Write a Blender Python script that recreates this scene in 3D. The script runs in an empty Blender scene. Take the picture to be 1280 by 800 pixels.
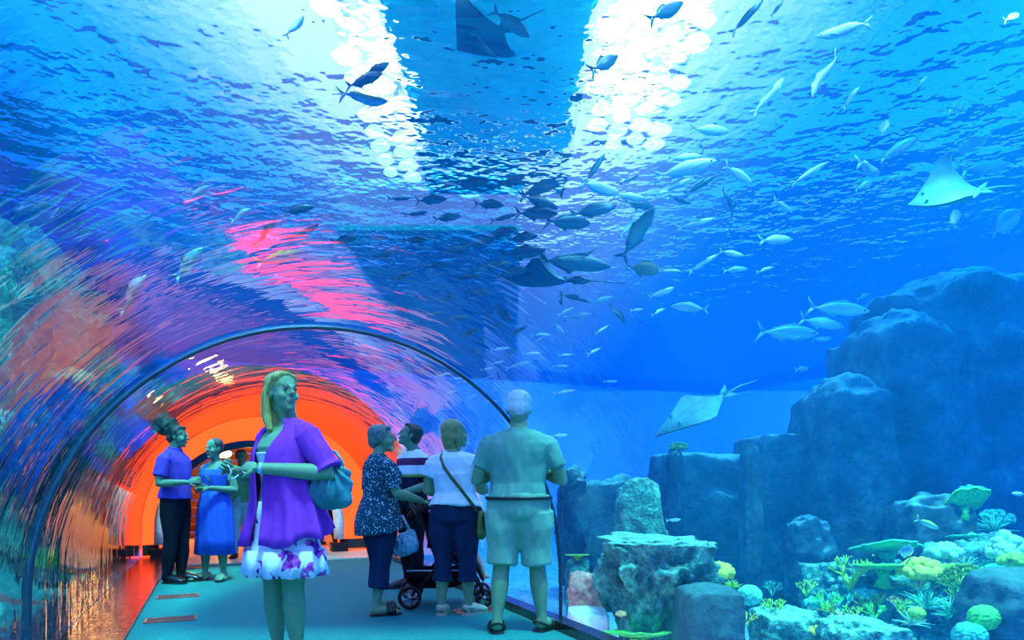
import bpy, bmesh, math, random
from mathutils import Vector, Matrix, Euler, noise
SC = bpy.context.scene
COL = SC.collection
PI = math.pi
R = math.radians
# ------------------------------------------------------------------ camera
CAMH = 1.1
F = 850.0            # focal length in pixels of a 1280 px wide frame
HZ = 606.0           # horizon row
cd = bpy.data.cameras.new('camera'); cam = bpy.data.objects.new('camera', cd); COL.objects.link(cam)
cam.location = (0, 0, CAMH); cam.rotation_euler = (R(90), 0, 0)
cd.sensor_width = 36.0; cd.lens = 36.0*F/1280.0; cd.shift_y = (HZ-400.0)/1280.0
cd.clip_start = 0.05; cd.clip_end = 200
SC.camera = cam
# ------------------------------------------------------------------ world, lights, exposure
SC.view_settings.view_transform = 'Standard'; SC.view_settings.look = 'None'
SC.view_settings.gamma = 1.0; SC.view_settings.use_curve_mapping = False
SC.view_settings.exposure = 0.9
SC.cycles.volume_bounces = 2          # let the light scatter on in the water
w = bpy.data.worlds.new('world'); SC.world = w; w.use_nodes = True
w.node_tree.nodes['Background'].inputs[0].default_value = (0.66, 0.52, 1.0, 1)
w.node_tree.nodes['Background'].inputs[1].default_value = 2.1
def lamp(name, kind, loc, energy, color, rot=(0,0,0), size=None, size_y=None, **kw):
    ld = bpy.data.lights.new(name, kind); ld.energy = energy; ld.color = color
    if size is not None:
        if kind == 'AREA':
            ld.size = size
            if size_y: ld.shape = 'RECTANGLE'; ld.size_y = size_y
        elif kind == 'SUN': ld.angle = size
        else: ld.shadow_soft_size = size
    for k, v in kw.items(): setattr(ld, k, v)
    o = bpy.data.objects.new(name, ld); COL.objects.link(o); o.location = loc; o.rotation_euler = rot
    return o
lamp('sun', 'SUN', (0,0,20), 16.0, (0.36, 0.92, 0.84), (R(14), R(10), 0), size=R(4))
# added fill spots without fixtures: reef, table rock, fish school and left rocks
def fill_spot(loc, tgt, e, col, cone=60):
    d = Vector(tgt) - Vector(loc); o = lamp('added_fill_spot', 'SPOT', loc, e, col, d.to_track_quat('-Z','Y').to_euler(), size=0.25, spot_size=R(cone), spot_blend=0.7)
fill_spot((5.2, 5.6, 7.0), (4.4, 7.9, -0.6), 22000, (0.75, 1.0, 0.45), 55)
fill_spot((1.2, 4.6, 7.0), (1.5, 6.4, 0.2), 5000, (0.45, 1.0, 0.80), 40)
fill_spot((3.0, 4.6, 7.2), (2.6, 9.5, 4.2), 1800, (0.5, 0.85, 1.0), 60)
fill_spot((-5.5, 3.5, 7.2), (-7.0, 10.0, 3.0), 18000, (0.40, 1.0, 0.90), 80)
# ------------------------------------------------------------------ frames of reference
TA = R(23.6)         # the tunnel runs 23.6 degrees to the left of the view
CA, SA = math.cos(TA), math.sin(TA)
def T(lat, s, z): return Vector((lat*CA - s*SA, lat*SA + s*CA, z))
def at(px, py, Y): return Vector(((px-640.0)*Y/F, Y, CAMH + (HZ-py)*Y/F))
# ------------------------------------------------------------------ materials
def nodes(name):
    m = bpy.data.materials.new(name); m.use_nodes = True
    nt = m.node_tree; nt.nodes.clear()
    out = nt.nodes.new('ShaderNodeOutputMaterial')
    return m, nt, out
def N(nt, t, **kw):
    n = nt.nodes.new('ShaderNode'+t)
    for k, v in kw.items():
        if k.startswith('i_'):
            key = k[2:]
            key = int(key) if key.isdigit() else key.replace('_',' ')
            n.inputs[key].default_value = v
        else: setattr(n, k, v)
    return n
def L(nt, a, b): nt.links.new(a, b)
def c4(c): return (c[0], c[1], c[2], 1)
def ramp(nt, fac, stops):
    r = N(nt, 'ValToRGB'); e = r.color_ramp.elements
    while len(e) < len(stops): e.new(0.5)
    for i, (p, c) in enumerate(stops): e[i].position = p; e[i].color = c4(c)
    L(nt, fac, r.inputs[0]); return r.outputs[0]
MATS = {}
def plain(name, col, rough=0.6, metal=0.0, var=0.15, scale=20.0, bump=0.0, bscale=None, spec=0.3, stretch=(1,1,1)):
    """base colour with a little noise and relief"""
    if name in MATS: return MATS[name]
    m, nt, out = nodes(name)
    p = N(nt, 'BsdfPrincipled'); p.inputs['Roughness'].default_value = rough; p.inputs['Metallic'].default_value = metal
    p.inputs['Specular IOR Level'].default_value = spec
    tc = N(nt, 'TexCoord'); mp = N(nt, 'Mapping'); mp.inputs['Scale'].default_value = stretch
    L(nt, tc.outputs['Object'], mp.inputs[0])
    nz = N(nt, 'TexNoise', i_Scale=scale, i_Detail=4.0); L(nt, mp.outputs[0], nz.inputs['Vector'])
    a = tuple(max(0, x*(1-var)) for x in col); b = tuple(min(1, x*(1+var)) for x in col)
    L(nt, ramp(nt, nz.outputs['Fac'], [(0.3, a), (0.7, b)]), p.inputs['Base Color'])
    if bump:
        nb = N(nt, 'TexNoise', i_Scale=bscale or scale, i_Detail=3.0); L(nt, mp.outputs[0], nb.inputs['Vector'])
        bp = N(nt, 'Bump', i_Strength=bump, i_Distance=0.02); L(nt, nb.outputs['Fac'], bp.inputs['Height']); L(nt, bp.outputs[0], p.inputs['Normal'])
    L(nt, p.outputs[0], out.inputs[0]); MATS[name] = m
    return m
def emit(name, col, strength):
    m, nt, out = nodes(name); e = N(nt, 'Emission', i_Color=c4(col), i_Strength=strength)
    L(nt, e.outputs[0], out.inputs[0]); MATS[name] = m; return m
# ------------------------------------------------------------------ mesh helpers
class MB:
    def __init__(s): s.v = []; s.f = []; s.m = []
    def add(s, vs, fs, mi=0):
        o = len(s.v); s.v.extend([tuple(v) for v in vs])
        for f in fs: s.f.append([i+o for i in f]); s.m.append(mi)
    def box(s, c, size, rot=None, mi=0):
        hx, hy, hz = size[0]/2, size[1]/2, size[2]/2
        vs = [Vector((x,y,z)) for x in (-hx,hx) for y in (-hy,hy) for z in (-hz,hz)]
        if rot is not None: vs = [rot @ v for v in vs]
        c = Vector(c); vs = [v+c for v in vs]
        s.add(vs, [(0,1,3,2),(4,6,7,5),(0,4,5,1),(2,3,7,6),(0,2,6,4),(1,5,7,3)], mi)
    def tube(s, pts, rad, n=10, mi=0, cap=True, hint=None):
        """rad: list of r or (ra, rb); ra along 'side', rb along 'up'"""
        pts = [Vector(p) for p in pts]; k = len(pts)
        if not isinstance(rad, (list, tuple)): rad = [rad]*k
        o = len(s.v); side = None
        for i in range(k):
            t = (pts[min(i+1,k-1)] - pts[max(i-1,0)])
            if t.length < 1e-9: t = Vector((0,0,1))
            t.normalize()
            if side is None:
                h = Vector(hint) if hint else (Vector((1,0,0)) if abs(t.x) < 0.9 else Vector((0,1,0)))
                side = (h - t*h.dot(t)).normalized()
            else: side = (side - t*side.dot(t)).normalized()
            up = t.cross(side)
            ra, rb = rad[i] if isinstance(rad[i], (list, tuple)) else (rad[i], rad[i])
            for j in range(n):
                a = 2*PI*j/n
                s.v.append(tuple(pts[i] + side*(ra*math.cos(a)) + up*(rb*math.sin(a))))
        for i in range(k-1):
            for j in range(n):
                j2 = (j+1) % n
                s.f.append([o+i*n+j, o+i*n+j2, o+(i+1)*n+j2, o+(i+1)*n+j]); s.m.append(mi)
        if cap:
            s.f.append([o+j for j in range(n-1,-1,-1)]); s.m.append(mi)
            s.f.append([o+(k-1)*n+j for j in range(n)]); s.m.append(mi)
    def ball(s, c, r, n=12, rot=None, mi=0):
        """ellipsoid"""
        c = Vector(c); r = r if isinstance(r, (list, tuple)) else (r,r,r)
        o = len(s.v); rows = max(4, n//2+1)
        def put(x,y,z):
            v = Vector((x*r[0], y*r[1], z*r[2]))
            if rot is not None: v = rot @ v
            s.v.append(tuple(v+c))
        put(0,0,-1)
        for i in range(1, rows):
            ph = -PI/2 + PI*i/rows
            for j in range(n): put(math.cos(ph)*math.cos(2*PI*j/n), math.cos(ph)*math.sin(2*PI*j/n), math.sin(ph))
        put(0,0,1); top = len(s.v)-1
        for j in range(n):
            s.f.append([o, o+1+(j+1)%n, o+1+j]); s.m.append(mi)
            b = o+1+(rows-2)*n
            s.f.append([b+j, b+(j+1)%n, top]); s.m.append(mi)
        for i in range(rows-2):
            for j in range(n):
                a = o+1+i*n
                s.f.append([a+j, a+(j+1)%n, a+n+(j+1)%n, a+n+j]); s.m.append(mi)
    def lathe(s, c, prof, n=16, mi=0, axis=None, close=False):
        """prof: (r, h); axis: rotation matrix taking z to the axis"""
        o = len(s.v); c = Vector(c); k = len(prof)
        for r, h in prof:
            for j in range(n):
                v = Vector((r*math.cos(2*PI*j/n), r*math.sin(2*PI*j/n), h))
                if axis is not None: v = axis @ v
                s.v.append(tuple(v+c))
        for i in range(k if close else k-1):
            i2 = (i+1) % k
            for j in range(n):
                s.f.append([o+i*n+j, o+i*n+(j+1)%n, o+i2*n+(j+1)%n, o+i2*n+j]); s.m.append(mi)
        if not close:
            if prof[0][0] > 1e-5: s.f.append([o+j for j in range(n-1,-1,-1)]); s.m.append(mi)
            if prof[-1][0] > 1e-5: s.f.append([o+(k-1)*n+j for j in range(n)]); s.m.append(mi)
    def grid(s, fn, nu, nv, mi=0, wrap_u=False):
        o = len(s.v); 
        for i in range(nu if wrap_u else nu+1):
            for j in range(nv+1): s.v.append(tuple(fn(i/nu, j/nv)))
        for i in range(nu):
            i2 = (i+1) % nu if wrap_u else i+1
            for j in range(nv):
                s.f.append([o+i*(nv+1)+j, o+i2*(nv+1)+j, o+i2*(nv+1)+j+1, o+i*(nv+1)+j+1]); s.m.append(mi)
    def mesh(s, name, mats, smooth=True):
        me = bpy.data.meshes.new(name); me.from_pydata(s.v, [], s.f)
        for m in (mats if isinstance(mats, (list, tuple)) else [mats]): me.materials.append(m)
        me.polygons.foreach_set('material_index', s.m)
        me.polygons.foreach_set('use_smooth', [smooth]*len(s.f)); me.update()
        return me
    def build(s, name, mats, parent=None, smooth=True, loc=None, rz=0, **kw):
        o = bpy.data.objects.new(name, s.mesh(name, mats, smooth)); COL.objects.link(o)
        if parent: o.parent = parent
        if loc is not None: o.location = loc
        if rz: o.rotation_euler = (0,0,rz)
        tag(o, **kw); return o
def tag(o, label=None, cat=None, group=None, kind=None):
    if label: o['label'] = label
    if cat: o['category'] = cat
    if group: o['group'] = group
    if kind: o['kind'] = kind
    return o
def empty(name, loc, rz=0, **kw):
    o = bpy.data.objects.new(name, None); COL.objects.link(o); o.location = loc; o.rotation_euler = (0,0,rz)
    o.empty_display_size = 0.1
    return tag(o, **kw)
def copy_tree(o, parent=None):
    c = o.copy(); COL.objects.link(c)
    if parent: c.parent = parent
    for ch in list(o.children): copy_tree(ch, c)
    return c
def remesh(mb, name, voxel, smooth=4, fac=0.5):
    """voxel union of everything in mb, smoothed, as a new mesh"""
    me = bpy.data.meshes.new(name+'_src'); me.from_pydata(mb.v, [], mb.f); me.update()
    o = bpy.data.objects.new('tmp', me); COL.objects.link(o)
    md = o.modifiers.new('r', 'REMESH'); md.mode = 'VOXEL'; md.voxel_size = voxel; md.use_smooth_shade = True
    if smooth:
        sm = o.modifiers.new('s', 'SMOOTH'); sm.factor = fac; sm.iterations = smooth
    dg = bpy.context.evaluated_depsgraph_get()
    r = bpy.data.meshes.new_from_object(o.evaluated_get(dg), depsgraph=dg)
    bpy.data.objects.remove(o); bpy.data.meshes.remove(me)
    r.name = name
    return r
# ================================================================== THE SETTING
TC, TR, TZ = 0.75, 1.75, 0.43       # arch of the tunnel: centre line, radius, springing height
S0, S1 = -5.0, 11.4                 # the acrylic runs from behind the camera to the bulkhead
SEABED = -1.15; SURF = 6.1
WL, WR, WS0, WS1 = -12.0, 26.0, -5.0, 30.0      # the tank: lateral and lengthwise limits
def arch(r, n=40, zb=0.0):
    """points (lat, z) of the tunnel's section from left foot over the crown to the right foot"""
    pts = [(TC-r, zb), (TC-r, TZ*0.5)]
    for i in range(n+1):
        a = PI - PI*i/n; pts.append((TC + r*math.cos(a), TZ + r*math.sin(a)))
    pts += [(TC+r, TZ*0.5), (TC+r, zb)]
    return pts
# ---- water body: a block with a tunnel-shaped notch
def water():
    m, nt, out = nodes('water')
    a = N(nt, 'VolumeAbsorption', i_Color=(0.0, 0.70, 0.97, 1), i_Density=0.15)
    b = N(nt, 'VolumeScatter', i_Color=(0.003, 0.46, 1.0, 1), i_Density=0.022, i_Anisotropy=0.2)
    ad = N(nt, 'AddShader'); L(nt, a.outputs[0], ad.inputs[0]); L(nt, b.outputs[0], ad.inputs[1]); L(nt, ad.outputs[0], out.inputs['Volume'])
    pr = [(WL, SEABED-0.2)] + [(l, z if z > 0 else SEABED-0.2) for l, z in arch(TR+0.09, zb=-1)] + [(WR, SEABED-0.2), (WR, SURF), (WL, SURF)]
    k = len(pr); mb = MB()
    mb.v = [tuple(T(l, WS0, z)) for l, z in pr] + [tuple(T(l, WS1, z)) for l, z in pr]
    for i in range(k): mb.f.append([i, (i+1)%k, k+(i+1)%k, k+i])
    mb.f.append(list(range(k-1,-1,-1))); mb.f.append([k+i for i in range(k)]); mb.m = [0]*len(mb.f)
    me = mb.mesh('water', m, False)
    bm = bmesh.new(); bm.from_mesh(me); bmesh.ops.triangulate(bm, faces=[f for f in bm.faces if len(f.verts) > 4]); bmesh.ops.recalc_face_normals(bm, faces=bm.faces); bm.to_mesh(me); bm.free()
    o = bpy.data.objects.new('water', me); COL.objects.link(o)
    tag(o, 'clear blue water filling the tank around the tunnel', 'water', kind='stuff')
water()
def water_surface():
    m, nt, out = nodes('water_surface')
    tc = N(nt, 'TexCoord')
    n1 = N(nt, 'TexNoise', i_Scale=1.5, i_Detail=3.0, i_Roughness=0.55); L(nt, tc.outputs['Object'], n1.inputs['Vector'])
    bp = N(nt, 'Bump', i_Strength=1.0, i_Distance=0.13); L(nt, n1.outputs['Fac'], bp.inputs['Height'])
    rf = N(nt, 'BsdfRefraction', i_IOR=1.09, i_Roughness=0.0); L(nt, bp.outputs[0], rf.inputs['Normal'])
    tr = N(nt, 'BsdfTransparent'); mx = N(nt, 'MixShader', i_0=0.80); L(nt, tr.outputs[0], mx.inputs[1]); L(nt, rf.outputs[0], mx.inputs[2])
    gl = N(nt, 'BsdfGlossy', i_Roughness=0.05); L(nt, bp.outputs[0], gl.inputs['Normal'])
    m2 = N(nt, 'MixShader', i_0=0.10); L(nt, mx.outputs[0], m2.inputs[1]); L(nt, gl.outputs[0], m2.inputs[2])
    L(nt, m2.outputs[0], out.inputs[0])
    mb = MB()
    def f(u, v):
        l = WL + (WR-WL)*u; s = WS0 + (WS1-WS0)*v
        return T(l, s, SURF + 0.02 + 0.05*noise.noise(Vector((l*0.7, s*0.7, 0))))
    mb.grid(f, 80, 80)
    mb.build('water_surface', m, label='rippling water surface high above the tunnel, seen from below', cat='water', kind='stuff')
water_surface()
# added tinted panes that turn sky and sun blue over both sides
def tint_pane(t):
    m, nt, out = nodes('blue_tint_pane')
    tr = N(nt, 'BsdfTransparent', i_Color=(1-.90*t, 1-.38*t, 1-.07*t, 1)); gl = N(nt, 'BsdfGlossy', i_Roughness=0.1)
    mx = N(nt, 'MixShader', i_0=0.06); L(nt, tr.outputs[0], mx.inputs[1]); L(nt, gl.outputs[0], mx.inputs[2]); L(nt, mx.outputs[0], out.inputs[0]); return m
TINTS = [tint_pane((q+1)/7) for q in range(7)]
# tank walls and seabed
def tank():
    mw = plain('tank_wall_paint', (0.0, 0.10, 0.50), 0.8, var=0.25, scale=1.5)
    ms = plain('sand', (0.35, 0.5, 0.5), 0.9, var=0.3, scale=6, bump=0.5)
    def slab(name, pts, mat): 
        mb = MB(); mb.add(pts, [tuple(range(len(pts)))]); mb.build(name, mat, smooth=False, kind='structure')
    z0, z1 = SEABED-0.3, SURF+0.6
    slab('wall_right', [T(WR,WS0,z0), T(WR,WS1,z0), T(WR,WS1,z1), T(WR,WS0,z1)], mw)
    slab('wall_left', [T(WL,WS0,z0), T(WL,WS1,z0), T(WL,WS1,z1), T(WL,WS0,z1)], mw)
    slab('wall_far', [T(WL,WS1,z0), T(WR,WS1,z0), T(WR,WS1,z1), T(WL,WS1,z1)], mw)
    slab('wall_near', [T(WL,WS0,z0), T(WR,WS0,z0), T(WR,WS0,z1), T(WL,WS0,z1)], mw)
    mb = MB()
    def f(u, v):
        l = TC+TR+0.1 + (WR-TC-TR-0.1)*u; s = WS0 + (WS1-WS0)*v
        return T(l, s, SEABED + 0.5*max(0, noise.noise(Vector((l*0.35, s*0.35, 3)))) + 0.1*noise.noise(Vector((l, s, 7))))
    mb.grid(f, 40, 50)
    mb.grid(lambda u, v: T(WL + (TC-TR-0.1-WL)*u, WS0 + (WS1-WS0)*v, SEABED + 0.1*noise.noise(Vector((u*10, v*20, 5)))), 16, 40)
    mb.build('seabed', ms, kind='structure')
    # added blue panes above both sides, tint deepening outward
    def slabbox(name, x0, x1, y0, y1, z0, z1, mat, **kw):
        mb = MB(); mb.box(((x0+x1)/2, (y0+y1)/2, (z0+z1)/2), (x1-x0, y1-y0, z1-z0)); mb.build(name, mat, smooth=False, **kw)
    cr = empty('ceiling', (0, 0, 8.0), kind='structure')
    for sg, x0 in ((1, 3.1), (-1, 4.3)):
        for q, wd in enumerate((.5, .5, .5, .5, .5, .5, 4, 8, 24)):
            mb = MB(); mb.box((sg*(x0 + wd/2), 10, 0.03), (wd, 80, 0.06)); mb.build('pane', TINTS[min(q, 6)], cr, smooth=False); x0 += wd
tank()
# acrylic
def acrylic():
    m, nt, out = nodes('acrylic')
    uv = N(nt, 'UVMap'); mp = N(nt, 'Mapping'); mp.inputs['Scale'].default_value = (1.35, 0.42, 1)   # u along the tunnel, v around it (metres)
    L(nt, uv.outputs[0], mp.inputs[0])
    n1 = N(nt, 'TexNoise', i_Scale=1.3, i_Detail=4.0, i_Roughness=0.55); L(nt, mp.outputs[0], n1.inputs['Vector'])
    bp = N(nt, 'Bump', i_Strength=1.0, i_Distance=0.02); L(nt, n1.outputs['Fac'], bp.inputs['Height'])
    tr = N(nt, 'BsdfTransparent', i_Color=(0.94, 0.99, 0.99, 1))
    # the sheet on the left side is wavy: part of the light through it is bent
    b2 = N(nt, 'Bump', i_Strength=1.0, i_Distance=0.06); L(nt, n1.outputs['Fac'], b2.inputs['Height'])
    rf = N(nt, 'BsdfRefraction', i_IOR=1.14, i_Roughness=0.0); L(nt, b2.outputs[0], rf.inputs['Normal'])
    su = N(nt, 'SeparateXYZ'); L(nt, uv.outputs[0], su.inputs[0])
    wv = N(nt, 'MapRange'); L(nt, su.outputs['Y'], wv.inputs[0]); wv.inputs[1].default_value = 2.1; wv.inputs[2].default_value = 2.0; wv.inputs[3].default_value = 0.0; wv.inputs[4].default_value = 0.5
    mx = N(nt, 'MixShader'); L(nt, wv.outputs[0], mx.inputs[0]); L(nt, tr.outputs[0], mx.inputs[1]); L(nt, rf.outputs[0], mx.inputs[2])
    gl = N(nt, 'BsdfGlossy', i_Roughness=0.0); L(nt, bp.outputs[0], gl.inputs['Normal'])
    lw = N(nt, 'LayerWeight', i_Blend=0.5)                      # reflectance of a double-faced acrylic sheet (Schlick)
    pw = N(nt, 'Math', operation='POWER'); L(nt, lw.outputs['Facing'], pw.inputs[0]); pw.inputs[1].default_value = 3.0
    ma = N(nt, 'Math', operation='MULTIPLY_ADD'); L(nt, pw.outputs[0], ma.inputs[0]); ma.inputs[1].default_value = 0.93; ma.inputs[2].default_value = 0.06
    m2 = N(nt, 'MixShader'); L(nt, ma.outputs[0], m2.inputs[0]); L(nt, mx.outputs[0], m2.inputs[1]); L(nt, gl.outputs[0], m2.inputs[2])
    L(nt, m2.outputs[0], out.inputs[0])
    mj = plain('steel_joint', (0.05, 0.12, 0.14), 0.35, 0.6)
    pts = arch(TR, 48)
    arc = [0]
    for i in range(1, len(pts)): arc.append(arc[-1] + math.dist(pts[i], pts[i-1]))
    cuts = [S0, -0.9, 4.74, S1]
    for k in range(3):
        a, b = cuts[k]+0.012, cuts[k+1]-0.012
        ns = max(4, int((b-a)/0.2)); vs = []; uvs = []; fs = []
        for i in range(ns+1):
            s = a + (b-a)*i/ns
            for j, (l, z) in enumerate(pts): vs.append(T(l, s, z)); uvs.append((s, arc[j]))
        n = len(pts)
        for i in range(ns):
            for j in range(n-1): fs.append((i*n+j, i*n+j+1, (i+1)*n+j+1, (i+1)*n+j))
        mb = MB(); mb.add(vs, fs); o = mb.build('window_%d' % (k+1), m, kind='structure')
        ul = o.data.uv_layers.new(name='UVMap')
        for lp in o.data.loops: ul.data[lp.index].uv = uvs[lp.vertex_index]
    for k, s in enumerate(cuts[1:3]):
        mb = MB(); mb.tube([T(l, s, z) for l, z in arch(TR-0.012, 48)], 0.014, 8); mb.build('trim_%d' % (k+1), mj, kind='structure')
acrylic()
FL, FR = -0.58, 2.36
def walkway():
    mc = plain('carpet', (0.008, 0.21, 0.19), 0.9, var=0.2, scale=60, bump=0.4, bscale=220)
    mb = MB(); mb.box(T((FL+FR)/2, 3.4, -0.05), (FR-FL, 13.6, 0.1), Matrix.Rotation(TA,3,'Z')); mb.build('floor', mc, smooth=False, kind='structure')
    mk = plain('black_ledge', (0.05, 0.03, 0.03), 0.14, var=0.1, spec=0.9, bump=0.35, bscale=7, stretch=(1,3,1))
    mb = MB(); mb.box(T((FL+TC-TR)/2, 4.2, -0.02), (FL-(TC-TR)-0.01, 14.4, 0.1), Matrix.Rotation(TA,3,'Z')); mb.build('trim_3', mk, smooth=False, kind='structure')
    mb = MB(); mb.box(T((FR+TC+TR)/2, 4.2, 0.0), ((TC+TR)-FR-0.01, 14.4, 0.14), Matrix.Rotation(TA,3,'Z')); mb.build('trim_4', mk, smooth=False, kind='structure')
walkway()

AR, AC = 1.30, 0.56                  # inner doorway arch: radius, centre line
def arch2(r, c, n=40, zb=0.0):
    sc = r/TR
    return [(c + (l-TC)*sc, z if z < TZ else TZ + (z-TZ)*sc) for l, z in arch(TR, n, zb)]
RZ = Matrix.Rotation(TA, 3, 'Z')
def bulkhead():
    mo = emit('orange_glow', (1.0, 0.055, 0.010), 1.9)  # orange wall's brightness put in as emission, no lamp behind it
    n = 40; outer = arch(TR-0.005, n); inner = arch2(AR, AC, n)
    mb = MB(); k = len(outer)
    vs = [T(l, s, z) for s in (S1, S1+0.06) for pr in (outer, inner) for l, z in pr]
    for q in range(2):
        o = q*2*k
        mb.f += [[o+i, o+i+1, o+k+i+1, o+k+i] for i in range(k-1)]
    mb.f += [[k+i, k+i+1, 3*k+i+1, 3*k+i] for i in range(k-1)]
    mb.v = [tuple(v) for v in vs]; mb.m = [0]*len(mb.f)
    mb.build('wall_bulkhead', mo, smooth=False, kind='structure')
    # added dark collar hiding the blue haze behind the last acrylic, oblique on the right
    mb = MB(); pr = arch(TR+0.16, 40); pq = arch(TR+0.5, 40); k = len(pr)
    for i in range(k):
        t = i/(k-1); s0 = 8.2 + 2.5*t
        mb.v += [tuple(T(pr[i][0], s0, pr[i][1])), tuple(T(pq[i][0], s0+.1, pq[i][1])), tuple(T(pq[i][0], S1+3, pq[i][1])), tuple(T(pr[i][0], S1+3, pr[i][1]))]
    for i in range(k-1):
        for a in range(4): mb.f.append([i*4+a, i*4+(a+1)%4, i*4+4+(a+1)%4, i*4+4+a]); mb.m.append(0)
    mb.build('trim_6', plain('haze_block_collar', (0.012, 0.07, 0.07), 0.9, scale=4, bump=0.4), kind='structure')
    # dark skirting under the orange panel
    md = plain('dark_skirting', (0.03, 0.06, 0.06), 0.4)
    for a, b in ((TC-TR+0.02, AC-AR-0.02), (AC+AR+0.02, TC+TR-0.02)):
        mb = MB(); mb.box(T((a+b)/2, S1-0.02, 0.13), (b-a, 0.03, 0.16), RZ); mb.build('baseboard_bulkhead', md, smooth=False, kind='structure')
    # doorway arch: dark band above, pale columns below
    mt = plain('teal_steel', (0.02, 0.12, 0.17), 0.35, 0.3); mw = plain('white_column', (0.75, 0.9, 0.88), 0.5); mk = plain('black_base', (0.01, 0.015, 0.02), 0.5)
    root = empty('trim_5', T(AC, S1-0.1, 0), kind='structure')
    inv = root.matrix_basis.inverted()
    ri = arch2(AR, AC, 36); mb = MB()
    up = [(l, z) for l, z in ri if z > 0.85]
    vs = []
    for l, z in up:
        d = Vector((l-AC, z-TZ)).normalized()
        for dr, ds in ((-0.05,-0.16),(0.06,-0.16),(0.06,0.0),(-0.05,0.0)): vs.append(T(l+d.x*dr, S1+ds, z+d.y*dr) - root.location)
    k = len(up); mb.add(vs, [(i*4+a, i*4+(a+1)%4, i*4+4+(a+1)%4, i*4+4+a) for i in range(k-1) for a in range(4)] + [(0,1,2,3), (4*k-4,4*k-1,4*k-2,4*k-3)])
    mb.build('arch_band', mt, root, smooth=False)
    for sg in (-1, 1):
        side = [(l, z) for l, z in arch2(AR, AC, 60) if z < 0.88 and (l-AC)*sg > 0]
        side.sort(key=lambda p: p[1])
        mb = MB(); mb.tube([T(l, S1-0.08, z) - root.location for l, z in side if z > 0.1], (0.09), 12); mb.build('column', mw, root)
        l0 = side[0][0]
        mb = MB(); mb.box(T(l0, S1-0.08, 0.08) - root.location, (0.26, 0.24, 0.16), RZ); mb.build('column_base', mk, root, smooth=False)
    for sg in (-1, 1): lamp('added_jamb_spot', 'SPOT', T(AC + sg*0.75, S1-0.75, 1.55), 30, (0.75, 1.0, 0.95), (T(AC + sg*AR, S1-0.1, 0.4) - T(AC + sg*0.75, S1-0.75, 1.55)).to_track_quat('-Z','Y').to_euler(), size=0.04, spot_size=R(42), spot_blend=0.5)  # added spots with no fixture, brighten the pale columns
    # threshold and the floor of the room beyond
    mf = plain('cream_floor', (0.75, 0.72, 0.55), 0.3)
    mb = MB(); mb.box(T(TC, 13.75, -0.03), (2*TR, 7.1, 0.1), RZ); mb.build('floor', mf, smooth=False, kind='structure')
    # amber room: vaulted shell, plank wall at the back
    mwd = plain('amber_plaster', (0.45, 0.035, 0.006), 0.7, scale=3)
    mb = MB(); pts = arch(TR-0.01, 30); k = len(pts); vs = [T(l, s, z) for s in (S1+0.07, 17.2) for l, z in pts]
    mb.add(vs, [(i, i+1, k+i+1, k+i) for i in range(k-1)]); mb.build('ceiling', mwd, kind='structure')
    wr = empty('wall_back', T(TC, 17.0, 0), rz=TA, kind='structure')
    mp = plain('plank_wood', (0.28, 0.11, 0.04), 0.5, scale=5, stretch=(1,6,12)); pm = None
    for r_ in range(12):
        z = 0.12 + r_*0.18; hw = TR-0.05 if z < TZ else math.sqrt(max(0.05, (TR-0.06)**2 - (z+0.09-TZ)**2))
        mb = MB(); mb.box((0,0,z), (2*hw, 0.04 + 0.012*(r_ % 2), 0.17)); mb.build('plank', mp, wr, smooth=False)
    # shelf counter in the amber room
    ct = empty('display_counter', T(-0.1, 15.2, 0.02), rz=TA, label='brown wooden display counter with shelves inside the amber room', cat='counter')
    mb = MB(); mb.box((0,0,0.95), (1.3,0.5,0.06)); mb.build('counter_top', mp, ct, smooth=False)
    for x in (-0.6, 0, 0.6):
        mb = MB(); mb.box((x,0,0.46), (0.05,0.45,0.92)); mb.build('side_panel', mp, ct, smooth=False)
    for z in (0.3, 0.62):
        for x in (-0.3, 0.3):
            mb = MB(); mb.box((x,0,z), (0.54,0.42,0.04)); mb.build('shelf', mp, ct, smooth=False)
    # warm lamps, each with its own light
    me_ = emit('lamp_glass', (1.0, 0.72, 0.28), 9.0)
    for i, (la, s_, z_, lab) in enumerate(((0.15, 14.6, 1.72, 'glowing amber ceiling lamp left of the doorway centre, above the woman in blue'), (0.95, 14.6, 1.72, 'glowing amber ceiling lamp right of the doorway centre'), (0.55, 13.0, 1.95, 'nearest glowing amber ceiling lamp just inside the doorway'))):
        lr = empty('ceiling_lamp', T(la, s_, z_), label=lab, cat='lamp', group='amber room lamps')
        mb = MB(); mb.ball((0,0,0), (0.16,0.16,0.09), 14); mb.build('lamp_glass', me_, lr)
        mb = MB(); mb.lathe((0,0,0), [(0.05,0.08),(0.05,0.12),(0.02,0.14),(0.02,0.24)], 12); mb.build('lamp_mount', mk, lr)
        lamp('lamp_light', 'POINT', T(la, s_, z_-0.25), 20, (1.0, 0.5, 0.12), size=0.12)
bulkhead()
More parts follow.
